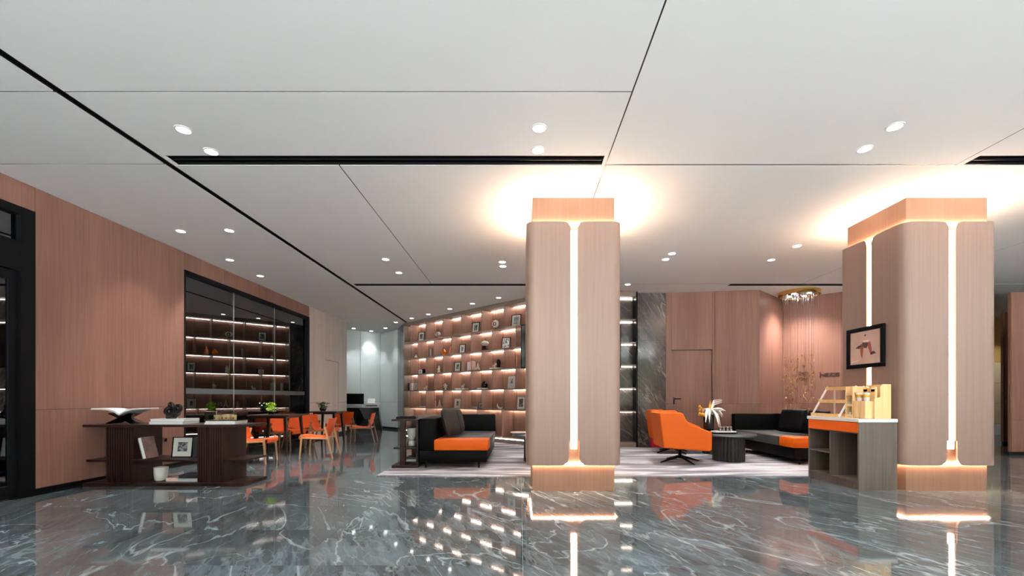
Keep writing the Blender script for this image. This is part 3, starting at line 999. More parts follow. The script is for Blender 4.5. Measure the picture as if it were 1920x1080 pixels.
# ---------------------------------------------------------------- sofas
def sofa(label, loc, mirror):
    """length runs along y from 0 (near end); back on the side x=0, seat opens towards +x (or -x when mirrored)"""
    t = thing('sofa', label, 'sofa', loc, group='black sofas with an orange seat end')
    s = -1 if mirror else 1
    def bx(m, x0, x1, *a, **k):
        return m.box(min(s * x0, s * x1), max(s * x0, s * x1), *a, **k)
    W, L = 1.12, 2.15
    bx(MB(), 0.0, W - 0.03, 0.0, L, 0.10, 0.285, bev=0.012).build('base', 'black_leather', t, smooth=40)
    bx(MB(), 0.0, 0.24, 0.0, L, 0.286, 0.80, bev=0.02).build('backrest', 'black_leather', t, smooth=40)
    bx(MB(), 0.242, W, L - 0.16, L, 0.286, 0.795, bev=0.02).build('arm', 'black_leather', t, smooth=40)
    bx(MB(), 0.242, W, 0.40, L - 0.162, 0.287, 0.455, bev=0.02).build('seat_cushion', 'seat_sheen_grey', t, smooth=40)
    bx(MB(), 0.242, W, -0.015, 0.396, 0.287, 0.460, bev=0.02).build('orange_seat_end', 'orange_leather', t, smooth=40)
    for x in (0.1, W - 0.16):
        for y in (0.06, L - 0.1):
            m = MB().cyl(s * x, y, 0.0, 0.10, 0.013, 0.020, 10)
            m.build('leg', 'black_metal', t)
    return t
sofa('black sofa on the left, its orange seat end facing us', (-1.63, 7.05, RG), False)
sofa('black leather sofa on the right beside the coffee tables', (5.72, 7.38, RG), True)
def cushion(label, loc, rz, tilt, w, h, t_, mat):
    M = Rz(rz) @ Rx(tilt)
    o = MB().pillow(w, h, t_, M @ T(0, 0, h / 2)).build('cushion', mat, loc=loc, smooth=60)
    return tag(o, label, 'cushion', 'loose sofa cushions')
cushion('brown velvet cushion nearest us on the left sofa', (-1.15, 7.62, RG + 0.475), R(78), R(-14), 0.52, 0.50, 0.17, 'brown_velvet')
cushion('brown velvet cushion behind the first on the left sofa', (-1.12, 8.25, RG + 0.465), R(86), R(-12), 0.50, 0.48, 0.16, 'brown_velvet')
cushion('shiny black leather cushion leaning on the right sofa', (5.13, 8.30, RG + 0.478), R(-66), R(-16), 0.52, 0.46, 0.17, 'black_leather')
cushion('second black cushion half hidden behind the counter display rack', (5.22, 7.74, RG + 0.488), R(-84), R(-12), 0.50, 0.44, 0.16, 'black_leather')

# ---------------------------------------------------------------- orange swivel armchairs
def armchair(label, loc, rotz):
    """faces +x; origin under the swivel"""
    t = thing('swivel_armchair', label, 'armchair', loc, rotz, group='orange swivel armchairs')
    Mx = Rx(R(90))
    prof = [(-0.40, 0.285), (0.42, 0.235), (0.455, 0.26), (0.455, 0.56), (0.20, 0.645), (0.08, 0.68), (0.0, 0.76), (-0.05, 0.865), (-0.10, 0.885), (-0.43, 0.885), (-0.475, 0.87), (-0.43, 0.50)]
    for y in (-0.40, 0.34):
        m = MB()
        m.prism(prof, -y - 0.06, -y, Mx)
        o = m.build('side_shell', 'orange_leather', t, smooth=35)
        bv = o.modifiers.new('soft', 'BEVEL'); bv.width = 0.018; bv.segments = 3; bv.limit_method = 'ANGLE'
    back = [(-0.40, 0.285), (-0.31, 0.275), (-0.34, 0.50), (-0.385, 0.885), (-0.475, 0.87), (-0.43, 0.50)]
    o = MB().prism(back, -0.345, 0.345, Mx).build('back_shell', 'orange_leather', t, smooth=35)
    MB().box(-0.33, 0.43, -0.335, 0.335, 0.30, 0.46, 0.04).build('seat_cushion', 'orange_leather', t, smooth=50)
    MB().box(-0.35, -0.20, -0.33, 0.33, 0.46, 0.84, 0.05, M=T(0, 0, 0) @ Ry(R(-6))).build('back_cushion', 'orange_leather', t, smooth=50)
    MB().lathe([(0.05, 0.07), (0.045, 0.10), (0.03, 0.12), (0.03, 0.25), (0.10, 0.262)], 16).build('swivel_post', 'black_metal', t, smooth=40)
    for k in range(4):
        a = R(20 + 90 * k)
        MB().tube([(0.02 * math.cos(a), 0.02 * math.sin(a), 0.105), (0.42 * math.cos(a), 0.42 * math.sin(a), 0.012)], [0.028, 0.012], 8).build('base_leg', 'black_metal', t, smooth=50)
    t.scale = (0.93, 0.93, 1.0)
    return t
armchair('orange swivel armchair nearest us, seen from its side', (2.83, 7.74, RG), R(-4))
armchair('orange swivel armchair hidden behind the nearer one', (3.17, 9.10, RG), R(2))

# ---------------------------------------------------------------- round coffee tables
def coffee_table(label, loc, r, h, rb):
    t = thing('coffee_table', label, 'coffee table', loc, group='round fluted coffee tables')
    MB().lathe([(r - 0.03, h - 0.045), (r, h - 0.03), (r, h - 0.008), (r - 0.006, h)], 48).build('table_top', 'grey_metal', t, smooth=40)
    MB().lathe([(rb, 0.0), (rb, h - 0.046)], 96, flute=(24, 0.05)).build('fluted_drum', 'charcoal_wood', t, smooth=40)
    return t
coffee_table('round charcoal coffee table with a glass tray, in front of right sofa', (3.79, 7.95, RG), 0.46, 0.49, 0.26)
coffee_table('round charcoal coffee table carrying the tall black flower vase', (3.99, 8.95, RG), 0.36, 0.47, 0.23)
coffee_table('round coffee table peeking out left of the middle column', (0.36, 7.90, RG), 0.50, 0.48, 0.28)

# ---------------------------------------------------------------- service counter
sc_ = thing('service_counter', 'grey oak service counter with white top and orange drawer', 'counter', (4.20, 5.42, 0))
CW, CL_, CH = 0.475, 0.95, 0.89
MB().box(0.0, CW, 0.0, 0.025, 0.0, CH - 0.045).build('end_panel', 'grey_oak', sc_)
MB().box(0.0, CW, CL_ - 0.025, CL_, 0.0, CH - 0.045).build('end_panel', 'grey_oak', sc_)
MB().box(CW - 0.02, CW, 0.025, CL_ - 0.025, 0.0, CH - 0.045).build('back_panel', 'grey_oak', sc_)
MB().box(-0.012, CW, -0.012, CL_ + 0.012, CH - 0.044, CH, 0.003).build('worktop', 'white_stone', sc_)
MB().box(0.02, CW - 0.02, 0.026, CL_ - 0.026, 0.0, 0.085).build('plinth', 'grey_oak', sc_)
MB().box(0.004, CW - 0.02, 0.026, CL_ - 0.026, 0.086, 0.106).build('bottom_board', 'grey_oak', sc_)
MB().box(0.004, CW - 0.02, 0.50, 0.522, 0.106, 0.70).build('divider', 'grey_oak', sc_)
MB().box(0.004, CW - 0.02, 0.524, CL_ - 0.026, 0.40, 0.42).build('shelf', 'grey_oak', sc_)
MB().box(0.004, CW - 0.02, 0.026, CL_ - 0.026, 0.700, 0.712).build('drawer_board', 'grey_oak', sc_)
MB().box(-0.006, 0.02, 0.010, CL_ - 0.010, 0.715, CH - 0.048, 0.002).build('drawer_front', 'orange_lacquer', sc_)

# ---------------------------------------------------------------- reception desk
rd = thing('reception_desk', 'black faceted reception desk in the white alcove', 'desk', (-5.52, 15.36, 0), R(6))
fr = [(-0.72, 0.0, 0.0), (-0.25, -0.05, 0.0), (0.25, -0.02, 0.0), (0.66, 0.0, 0.0),
      (-0.72, -0.06, 0.42), (-0.28, 0.04, 0.36), (0.08, -0.10, 0.40), (0.58, -0.06, 0.44),
      (-0.72, 0.0, 0.80), (-0.12, -0.03, 0.80), (0.28, 0.03, 0.80), (0.54, 0.0, 0.80)]
bk = [(0.62, 0.30, 0.0), (0.50, 0.30, 0.80), (-0.72, 0.30, 0.80), (-0.72, 0.30, 0.0)]
m = MB()
m._put(fr + bk, [(0, 1, 4), (1, 5, 4), (1, 6, 5), (1, 2, 6), (2, 7, 6), (2, 3, 7), (4, 5, 8), (5, 9, 8), (5, 6, 9), (6, 10, 9), (6, 7, 10), (7, 11, 10),
                 (3, 12, 7), (12, 13, 7), (7, 13, 11), (12, 15, 14, 13), (0, 4, 15), (4, 8, 15), (8, 14, 15), (8, 9, 10, 11, 13, 14), (3, 2, 1, 0, 15, 12)])
m.build('faceted_body', 'desk_black', rd)
MB().box(-0.73, 0.50, -0.02, 0.31, 0.805, 0.83, 0.004).build('desk_top', 'white_gloss', rd)
MB().box(-0.73, -0.05, 0.05, 0.28, 0.83, 0.87).build('ledge', 'white_gloss', rd)
mo = thing('computer_monitor', 'black computer screen on the reception desk', 'monitor', (-5.83, 15.42, 0.87), R(4))
MB().box(-0.31, 0.31, 0, 0.03, 0.06, 0.43, 0.004).build('case', 'black_metal', mo)
MB().box(-0.29, 0.29, -0.002, 0.001, 0.08, 0.41).build('screen', 'screen_black', mo)
MB().box(-0.03, 0.03, 0.03, 0.06, 0.0, 0.25).box(-0.10, 0.10, -0.03, 0.10, 0.0, 0.012).build('stand', 'white_gloss', mo)
pr = thing('printer', 'white printer with raised paper tray on the reception desk', 'printer', (-5.23, 15.50, 0.83), R(4))
MB().box(-0.23, 0.23, -0.10, 0.13, 0.0, 0.15, 0.02).build('body', 'white_gloss', pr, smooth=40)
MB().box(-0.13, 0.13, -0.008, 0.008, 0.0, 0.17, M=T(-0.06, 0.06, 0.14) @ Rx(R(-25))).build('paper_tray', 'paper', pr)
MB().box(-0.19, 0.19, -0.106, -0.098, 0.03, 0.06).build('paper_slot', 'charcoal_wood', pr)

# ---------------------------------------------------------------- dining tables and sling chairs
def dining_table(label, loc, w, d):
    t = thing('dining_table', label, 'table', loc, group='dark wood cafe tables')
    h = 0.81
    MB().box(-w / 2, w / 2, -d / 2, d / 2, h - 0.028, h, 0.008).build('table_top', 'dark_wood', t)
    MB().box(-w / 2 + 0.11, w / 2 - 0.11, -d / 2 + 0.11, d / 2 - 0.11, h - 0.07, h - 0.029).build('apron', 'dark_wood', t)
    for sx in (-1, 1):
        for sy in (-1, 1):
            MB().bar((sx * (w / 2 - 0.07), sy * (d / 2 - 0.07), 0.0), (sx * (w / 2 - 0.12), sy * (d / 2 - 0.12), h - 0.029), 0.055, 0.05, taper=0.6).build('leg', 'dark_wood', t)
    return t
dining_table('dark wood cafe table nearer us, with a green plant on it', (-5.02, 9.02, 0), 0.92, 0.84)
dining_table('dark wood cafe table farther back beside the grey wall', (-4.89, 11.15, 0), 0.72, 0.70)

def sling_chair(label, loc, rotz, light=False):
    """faces -y"""
    t = thing('sling_chair', label, 'chair', loc, rotz, group='orange leather cafe chairs')
    seat = [(-0.285, 0.36), (-0.29, 0.42), (-0.27, 0.445), (-0.20, 0.44), (-0.05, 0.415), (0.10, 0.405), (0.19, 0.42)]
    MB().sheet(seat, -0.245, 0.245, -0.014, nx=6, bulge=-0.012).build('seat', 'orange_chair_leather', t, smooth=60)
    back = [(0.185, 0.425), (0.215, 0.47), (0.245, 0.56), (0.275, 0.67), (0.295, 0.755)]
    MB().sheet(back, -0.265, 0.265, -0.014, nx=8, bulge=0.03).build('backrest', 'orange_chair_leather', t, smooth=60)
    wd = 'tan_leg' if light else 'walnut_leg'
    for s in (-1, 1):
        MB().bar((s * 0.275, -0.25, 0.0), (s * 0.262, -0.215, 0.46), 0.034, 0.034, taper=0.62).build('leg', wd, t)
        MB().bar((s * 0.275, 0.34, 0.0), (s * 0.272, 0.20, 0.60), 0.034, 0.034, taper=0.62).build('leg', wd, t)
        MB().bar((s * 0.258, -0.225, 0.395), (s * 0.265, 0.24, 0.375), 0.024, 0.030).build('side_rail', wd, t)
    MB().bar((-0.26, 0.225, 0.39), (0.26, 0.225, 0.39), 0.024, 0.024).build('cross_rail', wd, t)
    return t
sling_chair('orange chair on tan legs just behind the long console', (-4.70, 7.80, 0), R(100), True)
sling_chair('orange chair right of nearer cafe table, turned left, nearest us', (-3.93, 8.52, 0), R(-82), True)
sling_chair('orange chair tucked under the nearer cafe table by the glass', (-5.16, 9.72, 0), R(84))
sling_chair('orange chair facing us between the two cafe tables', (-5.30, 10.36, 0), R(4))
sling_chair('orange chair turned right, just before the farther cafe table', (-4.66, 10.42, 0), R(96))
sling_chair('orange chair facing us behind the farther cafe table', (-4.93, 11.95, 0), R(-6))
sling_chair('orange chair alone right of the farther cafe table, turned left', (-4.06, 11.28, 0), R(-80))

# ---------------------------------------------------------------- chandelier in the niche
ch = thing('chandelier', 'round gold chandelier trailing wires of tiny gold pieces', 'chandelier', (6.50, 10.18, 0))
MB().lathe([(0.42, H - 0.0005), (0.425, H - 0.10), (0.40, H - 0.10), (0.39, H - 0.07)], 48).build('canopy', 'brass', ch, smooth=40)
MB().lathe([(0.388, H - 0.072), (0.388, H - 0.066)], 40).build('canopy_plate', 'chrome', ch)
for a in (30, 120, 210, 300):
    lx, ly = 0.22 * math.cos(R(a)), 0.22 * math.sin(R(a))
    MB().lathe([(0.045, H - 0.078), (0.045, H - 0.072)], 16, M=T(lx, ly, 0)).build('lamp', 'chandelier_led', ch)
ld = bpy.data.lights.new('chandelier_lamp', 'SPOT'); ld.energy = 460; ld.spot_size = R(135); ld.spot_blend = 0.8; ld.color = (1, 0.93, 0.86); ld.shadow_soft_size = 0.25
lo = bpy.data.objects.new('chandelier_lamp', ld); C.objects.link(lo); lo.parent = ch; lo.location = (0, 0, H - 0.12)
m, mp_ = MB(), MB()
rnd = random.Random(3)
for k in range(84):
    a, rr = rnd.uniform(0, 6.283), 0.37 * math.sqrt(rnd.random())
    x, y = rr * math.cos(a), rr * math.sin(a)
    zb = rnd.uniform(0.75, 1.75)
    m.tube([(x, y, zb), (x, y, H - 0.072)], 0.0008, 4)
    m.tube([(x, y, H - 0.072), (x, y, H - 0.072 - rnd.uniform(0.05, 0.28))], 0.0028, 5)
    z = zb
    while z < 2.15 and rnd.random() < 0.86:
        M = T(x, y, z) @ Rz(rnd.uniform(0, 3.14)) @ Ry(rnd.uniform(-0.7, 0.7))
        if rnd.random() < 0.5:
            mp_.box(-0.0035, 0.0035, -0.0035, 0.0035, -0.04, 0.04, M=M)
        else:
            mp_.box(-0.018, 0.018, -0.002, 0.002, -0.010, 0.010, M=M)
        z += rnd.uniform(0.10, 0.30)
o = m.build('wire_strands', 'chrome', ch); o['kind'] = 'stuff'
o = mp_.build('gold_pieces', 'bronze', ch); o['kind'] = 'stuff'

# ================================================================ SMALL THINGS
def picture_frame(label, loc, rotz, w, h, art, border=0.014, mat_w=0.035, frame='black_metal', tilt=-7, group=None, depth=0.018, cat='picture frame'):
    """stands on its lower edge, faces -y, leans back"""
    t = thing('picture_frame', label, cat, (loc[0], loc[1], loc[2] + 0.003), rotz, group)
    M = Rx(R(tilt))
    m = MB()
    b = border
    m.box(-w / 2, w / 2, 0, depth, 0, b, M=M).box(-w / 2, w / 2, 0, depth, h - b, h, M=M).box(-w / 2, -w / 2 + b, 0, depth, b, h - b, M=M).box(w / 2 - b, w / 2, 0, depth, b, h - b, M=M)
    m.build('frame', frame, t)
    MB().box(-w / 2 + b, w / 2 - b, depth * 0.45, depth * 0.8, b, h - b, M=M).build('mat_board', 'mat_board', t)
    q = b + mat_w
    MB().box(-w / 2 + q, w / 2 - q, depth * 0.35, depth * 0.44, q * 1.1, h - q, M=M).build('print', art, t)
    MB().bar((0, depth + math.sin(R(-tilt)) * h * 0.6, h * 0.6), (0, depth + h * 0.32, 0.004), 0.02, 0.006).build('easel_strut', frame, t)
    return t

def book(label, loc, rotz, w, d, th, cover, stand=False, tilt=0.0, group=None, pages='paper', spine_back=False):
    """lies flat (w along x, d along y) or stands upright with its spine towards -y"""
    t = thing('book', label, 'book', loc, rotz, group)
    M = Ry(R(tilt))
    c = 0.003
    m = MB()
    if not stand:
        m.box(-w / 2, w / 2, -d / 2, d / 2, 0, c, M=M).box(-w / 2, w / 2, -d / 2, d / 2, th - c, th, M=M).box(-w / 2, w / 2, -d / 2, -d / 2 + c, c, th - c, M=M)
        m.build('cover', cover, t)
        MB().box(-w / 2 + 0.004, w / 2 - 0.004, -d / 2 + c, d / 2 - 0.004, c, th - c, M=M).build('pages', pages, t)
    else:
        m.box(0, c, 0, d, 0, w, M=M).box(th - c, th, 0, d, 0, w, M=M).box(c, th - c, d - c if spine_back else 0, d if spine_back else c, 0, w, M=M)
        m.build('cover', cover, t)
        MB().box(c, th - c, 0.003 if spine_back else c, d - 0.004, 0.004, w - 0.004, M=M).build('pages', pages, t)
    return t

def vase(name, label, loc, prof, mat, cat='vase', n=24, group=None, smooth=45):
    return tag(MB().lathe(prof, n).build(name, mat, loc=loc, smooth=smooth), label, cat, group)

# ---------------------------------------------------------------- on the long console
TZ = 0.80
bs = thing('book_stand', 'clear crossed stand holding an open book on the long console', 'book stand', (-5.30, 5.88, TZ))
MB().box(-0.16, 0.17, -0.11, 0.11, -0.004, 0.004, M=T(-0.02, 0, 0.075) @ Ry(R(-24))).build('stand_panel', 'clear_glass', bs)
MB().box(-0.17, 0.16, -0.11, 0.11, -0.004, 0.004, M=T(0.02, 0, 0.075) @ Ry(R(24))).build('stand_panel', 'clear_glass', bs)
ob = thing('open_book', 'open white book lying spread on the clear stand', 'book', (-5.28, 5.88, TZ + 0.128))
MB().sheet([(-0.30, 0.075), (-0.20, 0.070), (-0.10, 0.040), (-0.03, 0.0), (0.0, 0.012)], -0.15, 0.15, 0.014, M=Rz(R(-90)) @ Matrix.Scale(-1, 4, (0, 1, 0))).build('left_pages', 'paper', ob, smooth=60)
MB().sheet([(0.0, 0.012), (0.04, 0.040), (0.12, 0.062), (0.22, 0.070), (0.34, 0.072)], -0.15, 0.15, 0.014, M=Rz(R(-90)) @ Matrix.Scale(-1, 4, (0, 1, 0))).build('right_pages', 'paper', ob, smooth=60)
MB().sheet([(-0.31, 0.068), (-0.20, 0.062), (-0.10, 0.032), (-0.03, -0.008), (0.0, 0.004), (0.04, 0.032), (0.12, 0.054), (0.22, 0.062), (0.35, 0.064)], -0.155, 0.155, 0.004, M=Rz(R(-90)) @ Matrix.Scale(-1, 4, (0, 1, 0))).build('cover', 'grey_paper', ob, smooth=60)
book('lower white book under the black knot sculpture', (-4.66, 5.90, TZ), R(180), 0.45, 0.30, 0.036, 'grey_paper')
book('upper white book directly under the black knot sculpture', (-4.65, 5.90, TZ + 0.036), R(181.5), 0.44, 0.29, 0.036, 'white_gloss')
kn = []
for i in range(72):
    a = 2 * math.pi * i / 72
    r = 0.062 + 0.026 * math.cos(3 * a)
    kn.append((r * math.cos(2 * a), 0.045 * math.sin(3 * a), 0.117 + r * math.sin(2 * a)))
ks = thing('knot_sculpture', 'glossy black knotted ring sculpture on two white books', 'sculpture', (-4.66, 5.88, TZ + 0.072))
MB().tube(kn, 0.026, 12, closed=True).build('knot', 'dark_glaze', ks, smooth=60)
rg = [(0.055 + 0.036 * math.cos(2 * math.pi * i / 28), -0.055, 0.052 + 0.036 * math.sin(2 * math.pi * i / 28)) for i in range(28)]
MB().tube(rg, 0.015, 10, closed=True).build('small_ring', 'dark_glaze', ks, smooth=60)
MB().box(-0.075, 0.02, -0.04, 0.04, 0.0, 0.045, 0.008).build('foot', 'dark_glaze', ks)
book('lower white book under the clear model case', (-3.98, 5.92, TZ), R(182), 0.40, 0.27, 0.022, 'white_gloss')
book('upper white book under the clear model case', (-3.97, 5.92, TZ + 0.022), R(179), 0.40, 0.26, 0.022, 'paper')
mc = thing('model_case', 'clear box over a small wooden building model on the console', 'display case', (-3.97, 5.92, TZ + 0.044))
MB().box(-0.215, 0.215, -0.12, 0.12, 0.0, 0.012).build('case_base', 'dark_wood', mc)
m = MB()
for a in ((-0.215, 0.215, -0.12, -0.116, 0.012, 0.125), (-0.215, 0.215, 0.116, 0.12, 0.012, 0.125), (-0.215, -0.211, -0.116, 0.116, 0.012, 0.125), (0.211, 0.215, -0.116, 0.116, 0.012, 0.125), (-0.215, 0.215, -0.12, 0.12, 0.125, 0.129)):
    m.box(*a)
m.build('clear_cover', 'clear_glass', mc)
m = MB()
for x, w, h, y in ((-0.10, 0.09, 0.055, 0.0), (-0.02, 0.06, 0.06, 0.03), (0.045, 0.07, 0.065, -0.02), (0.115, 0.07, 0.056, 0.01), (-0.06, 0.03, 0.03, -0.06), (0.09, 0.04, 0.03, -0.07)):
    m.box(x - w / 2, x + w / 2, y - 0.04, y + 0.04, 0.012, 0.012 + h)
    m.box(x - w / 2 - 0.004, x + w / 2 + 0.004, y - 0.044, y + 0.044, 0.012 + h, 0.018 + h)
m.build('wooden_model', 'maple', mc)
m = MB()
for x in (-0.12, -0.095, -0.07, -0.02, 0.03, 0.06, 0.10, 0.13):
    m.box(x - 0.006, x + 0.006, -0.0625, -0.0605, 0.025, 0.045)
m.build('model_openings', 'dark_wood', mc)
MZ = 0.345
book('brown book with white page edge leaning inside the long console', (-4.95, 5.74, MZ), 0, 0.285, 0.20, 0.045, 'cover_brown', True, -14, 'books leaning on the console shelf', spine_back=True)
book('thin dark book leaning behind the brown book', (-4.972, 5.76, MZ), 0, 0.26, 0.19, 0.016, 'grey_paper', True, -14, 'books leaning on the console shelf')
picture_frame('black framed mono photograph on the long console shelf', (-4.57, 5.90, MZ), R(2), 0.27, 0.275, 'photo_mono', mat_w=0.06, border=0.012)
book('black upright book beside the console photograph', (-4.40, 5.88, MZ), R(4), 0.27, 0.18, 0.05, 'cover_black', True)
BZ = 0.045
cup = thing('white_mug', 'white ribbed cup on the bottom board of the long console', 'cup', (-4.785, 5.83, BZ))
MB().lathe([(0.052, 0), (0.070, 0.015), (0.078, 0.10), (0.080, 0.185), (0.074, 0.185), (0.070, 0.03)], 28).build('body', 'white_ceramic', cup, smooth=50)
MB().lathe([(0.066, 0.03), (0.066, 0.034)], 20).build('inside', 'grey_paper', cup)
book('pale pink book flat on the console base beside the cup', (-4.60, 5.88, BZ), 0, 0.16, 0.20, 0.045, 'cover_pink')
book('silver edged black book at the bottom of the console pile', (-4.355, 5.86, BZ), R(180), 0.29, 0.24, 0.05, 'cover_black', pages='grey_paper', group='pile of black books on the console base')
book('black book on top of the pile on the console base', (-4.35, 5.86, BZ + 0.05), R(183), 0.28, 0.23, 0.04, 'cover_black', pages='charcoal_wood', group='pile of black books on the console base')

# ---------------------------------------------------------------- on the console behind the left sofa
tr = thing('black_tray', 'flat black tray on the console behind the left sofa', 'tray', (-1.87, 7.26, RG + 0.79), R(4))
MB().box(-0.16, 0.16, -0.12, 0.12, 0, 0.012).build('tray_base', 'black_metal', tr)
MB().box(-0.16, 0.16, -0.12, -0.11, 0.012, 0.035).box(-0.16, 0.16, 0.11, 0.12, 0.012, 0.035).box(-0.16, -0.15, -0.11, 0.11, 0.012, 0.035).box(0.15, 0.16, -0.11, 0.11, 0.012, 0.035).build('tray_rim', 'black_metal', tr)
gb = thing('white_goblet', 'white stemmed vase on the sofa console shelf', 'vase', (-1.815, 7.34, RG + 0.33))
MB().lathe([(0.045, 0), (0.055, 0.01), (0.052, 0.07), (0.036, 0.10), (0.055, 0.13), (0.075, 0.19), (0.083, 0.29), (0.085, 0.30), (0.078, 0.30)], 28).build('bowl', 'white_ceramic', gb, smooth=50)
MB().lathe([(0.038, 0.095), (0.041, 0.10), (0.038, 0.106)], 24).build('collar', 'pewter', gb)
gj = thing('glass_jar', 'clear glass bottle beside the white stemmed vase', 'jar', (-1.735, 7.50, RG + 0.33))
MB().lathe([(0.035, 0), (0.040, 0.06), (0.040, 0.19), (0.022, 0.23), (0.022, 0.265), (0.018, 0.265)], 20).build('glass', 'clear_glass', gj, smooth=50)
MB().lathe([(0.026, 0.265), (0.026, 0.295), (0.018, 0.302)], 16).build('stopper', 'chrome', gj, smooth=50)
for k, cv in enumerate(('cover_black', 'grey_paper', 'cover_black')):
    book(('bottom black book', 'grey middle book', 'top black book')[k] + ' of the pile low on the sofa console', (-1.80, 7.40, RG + 0.045 + 0.035 * k), R(3 * k), 0.20, 0.28, 0.035, cv, group='books low on the sofa console')
picture_frame('small brown picture standing far back in the sofa console', (-1.84, 7.75, RG + 0.33), R(5), 0.20, 0.28, 'art_red', frame='cover_brown', mat_w=0.02)

# ---------------------------------------------------------------- plants on the cafe tables
def plant(label, loc, green, r, seed):
    t = thing('potted_plant', label, 'plant', loc, group='plants on the cafe tables')
    MB().lathe([(0.05, 0), (0.075, 0.03), (0.078, 0.07), (0.06, 0.105), (0.055, 0.105), (0.068, 0.07), (0.06, 0.03)], 20).build('glass_bowl', 'clear_glass', t, smooth=50)
    MB().lathe([(0.05, 0.012), (0.066, 0.035), (0.066, 0.065), (0.03, 0.085)], 18).build('pebbles', 'charcoal_wood', t, smooth=50)
    rr = random.Random(seed)
    m = MB()
    for i in range(70):
        a, b = rr.uniform(0, 6.283), rr.uniform(-0.5, 1.5)
        p = Vector((math.cos(a) * math.cos(b), math.sin(a) * math.cos(b), math.sin(b))) * r
        M = T(p.x, p.y, 0.13 + p.z * 0.8) @ Rz(a) @ Ry(-b + rr.uniform(-0.6, 0.6))
        m._put([(0, -0.004, 0), (0.02, -0.024, 0.006), (0.048, 0, 0), (0.02, 0.024, 0.006)], [(0, 1, 2, 3)], M)
    m.ball((0, 0, 0.12), r * 0.7, 10)
    m.build('foliage', green, t)
    m = MB()
    for i in range(6):
        x, y, z = -0.10 - 0.02 * i, rr.uniform(-0.04, 0.04), 0.17 + rr.uniform(0, 0.07)
        m.tube([(0, 0, 0.1), (x * 0.6, y, z * 0.9), (x, y, z)], 0.0025, 4)
    m.build('sprig', 'dark_green', t)
    m = MB()
    for i in range(6):
        m.ball((-0.10 - 0.02 * i + rr.uniform(-0.02, 0.02), rr.uniform(-0.04, 0.04), 0.18 + rr.uniform(0, 0.06)), 0.010, 6)
    m.build('blossoms', 'petal_white', t)
    return t
plant('bright green plant in a glass bowl on the nearer cafe table', (-5.12, 9.0, 0.81), 'leaf_green', 0.10, 1)
plant('dark green plant in a glass bowl on the farther cafe table', (-4.98, 11.05, 0.81), 'dark_green', 0.085, 2)

# ---------------------------------------------------------------- on the coffee tables
CT = RG + 0.49
tr = thing('oval_tray', 'dark oval tray under the glasses on the coffee table', 'tray', (3.66, 7.95, CT))
MB().lathe([(0.26, 0), (0.285, 0.006), (0.29, 0.020), (0.28, 0.020), (0.265, 0.010)], 40, M=Matrix.Diagonal((1.0, 0.6, 1, 1))).build('oval_plate', 'black_metal', tr, smooth=40)
tw = tag(MB().box(-0.19, 0.19, -0.10, 0.10, 0.0, 0.024, 0.006).build('white_tray', 'white_gloss', loc=(3.70, 7.95, CT + 0.0205), rotz=R(3)), 'white rectangular tray carrying the drinking glasses', 'tray')
g0 = None
for k, (dx, dy) in enumerate(((-0.085, -0.04), (-0.02, -0.045), (0.045, -0.04), (0.11, -0.035), (-0.05, 0.045), (0.03, 0.045))):
    lab = 'small clear drinking glass on the white tray of the coffee table'
    loc = (3.71 + dx, 7.95 + dy, CT + 0.045)
    if g0 is None:
        g0 = tag(MB().lathe([(0.024, 0), (0.028, 0.075), (0.0265, 0.075), (0.0225, 0.006)], 18).build('drinking_glass', 'clear_glass', loc=loc, smooth=50), lab, 'glass', 'glasses on the coffee table tray')
        MB().lathe([(0.0285, 0.07), (0.0285, 0.077), (0.026, 0.077)], 18).build('rim', 'chrome', g0, smooth=50)
        MB().lathe([(0.0225, 0.007), (0.024, 0.045)], 14).build('wrap', 'paper', g0, smooth=50)
    else:
        dup(g0, loc=loc)
bw = tag(MB().lathe([(0.05, 0), (0.06, 0.004), (0.10, 0.03), (0.115, 0.045), (0.11, 0.045), (0.09, 0.028), (0.04, 0.008)], 28).build('dark_dish', 'black_metal', loc=(3.80, 8.80, RG + 0.47), smooth=50), 'small dark dish on the coffee table by the vase', 'dish')
fv = thing('flower_vase', 'tall square black vase with white feathery and gold flowers', 'vase', (3.88, 9.0, RG + 0.47), R(8))
MB().box(-0.075, 0.075, -0.075, 0.075, 0, 0.32, 0.006).build('vase_body', 'dark_glaze', fv)
rr = random.Random(11)
m = MB()
for i in range(15):
    a = rr.uniform(-1.2, 1.4) if i < 11 else rr.uniform(0, 6.28)
    Lh = rr.uniform(0.22, 0.36)
    dxy = Vector((math.cos(a), math.sin(a) * 0.6, 0))
    droop = rr.uniform(-0.30, 0.10)
    pts = [(0, 0, 0.30), tuple(dxy * Lh * 0.35 + Vector((0, 0, 0.44))), tuple(dxy * Lh * 0.75 + Vector((0, 0, 0.42 + droop * 0.3))), tuple(dxy * Lh * 1.05 + Vector((0, 0, 0.36 + droop)))]
    m.tube(pts, [0.008, 0.022, 0.030, 0.004], 6)
for i in range(4):
    a = rr.uniform(-0.3, 0.3)
    m.tube([(0, 0, 0.32), (0.12, 0.05 * a, 0.52 + 0.03 * i), (0.30, 0.1 * a, 0.58 + 0.02 * i)], [0.006, 0.010, 0.003], 5)
m.build('white_plumes', 'petal_white', fv, smooth=60)
m = MB()
for i in range(14):
    a = rr.uniform(2.2, 4.2)
    q = Vector((math.cos(a) * 0.19, math.sin(a) * 0.12, 0.40 + rr.uniform(-0.09, 0.09)))
    m.tube([(0, 0, 0.31), tuple(q * 0.6 + Vector((0, 0, 0.16))), tuple(q)], 0.003, 4)
    m.ball(tuple(q), (0.022, 0.022, 0.03), 6)
for i in range(6):
    m.tube([(0, 0, 0.31), (0.02 + 0.012 * i, 0.01, 0.50), (0.05 + 0.025 * i, 0.02, 0.62 - 0.01 * i)], [0.004, 0.008, 0.002], 5)
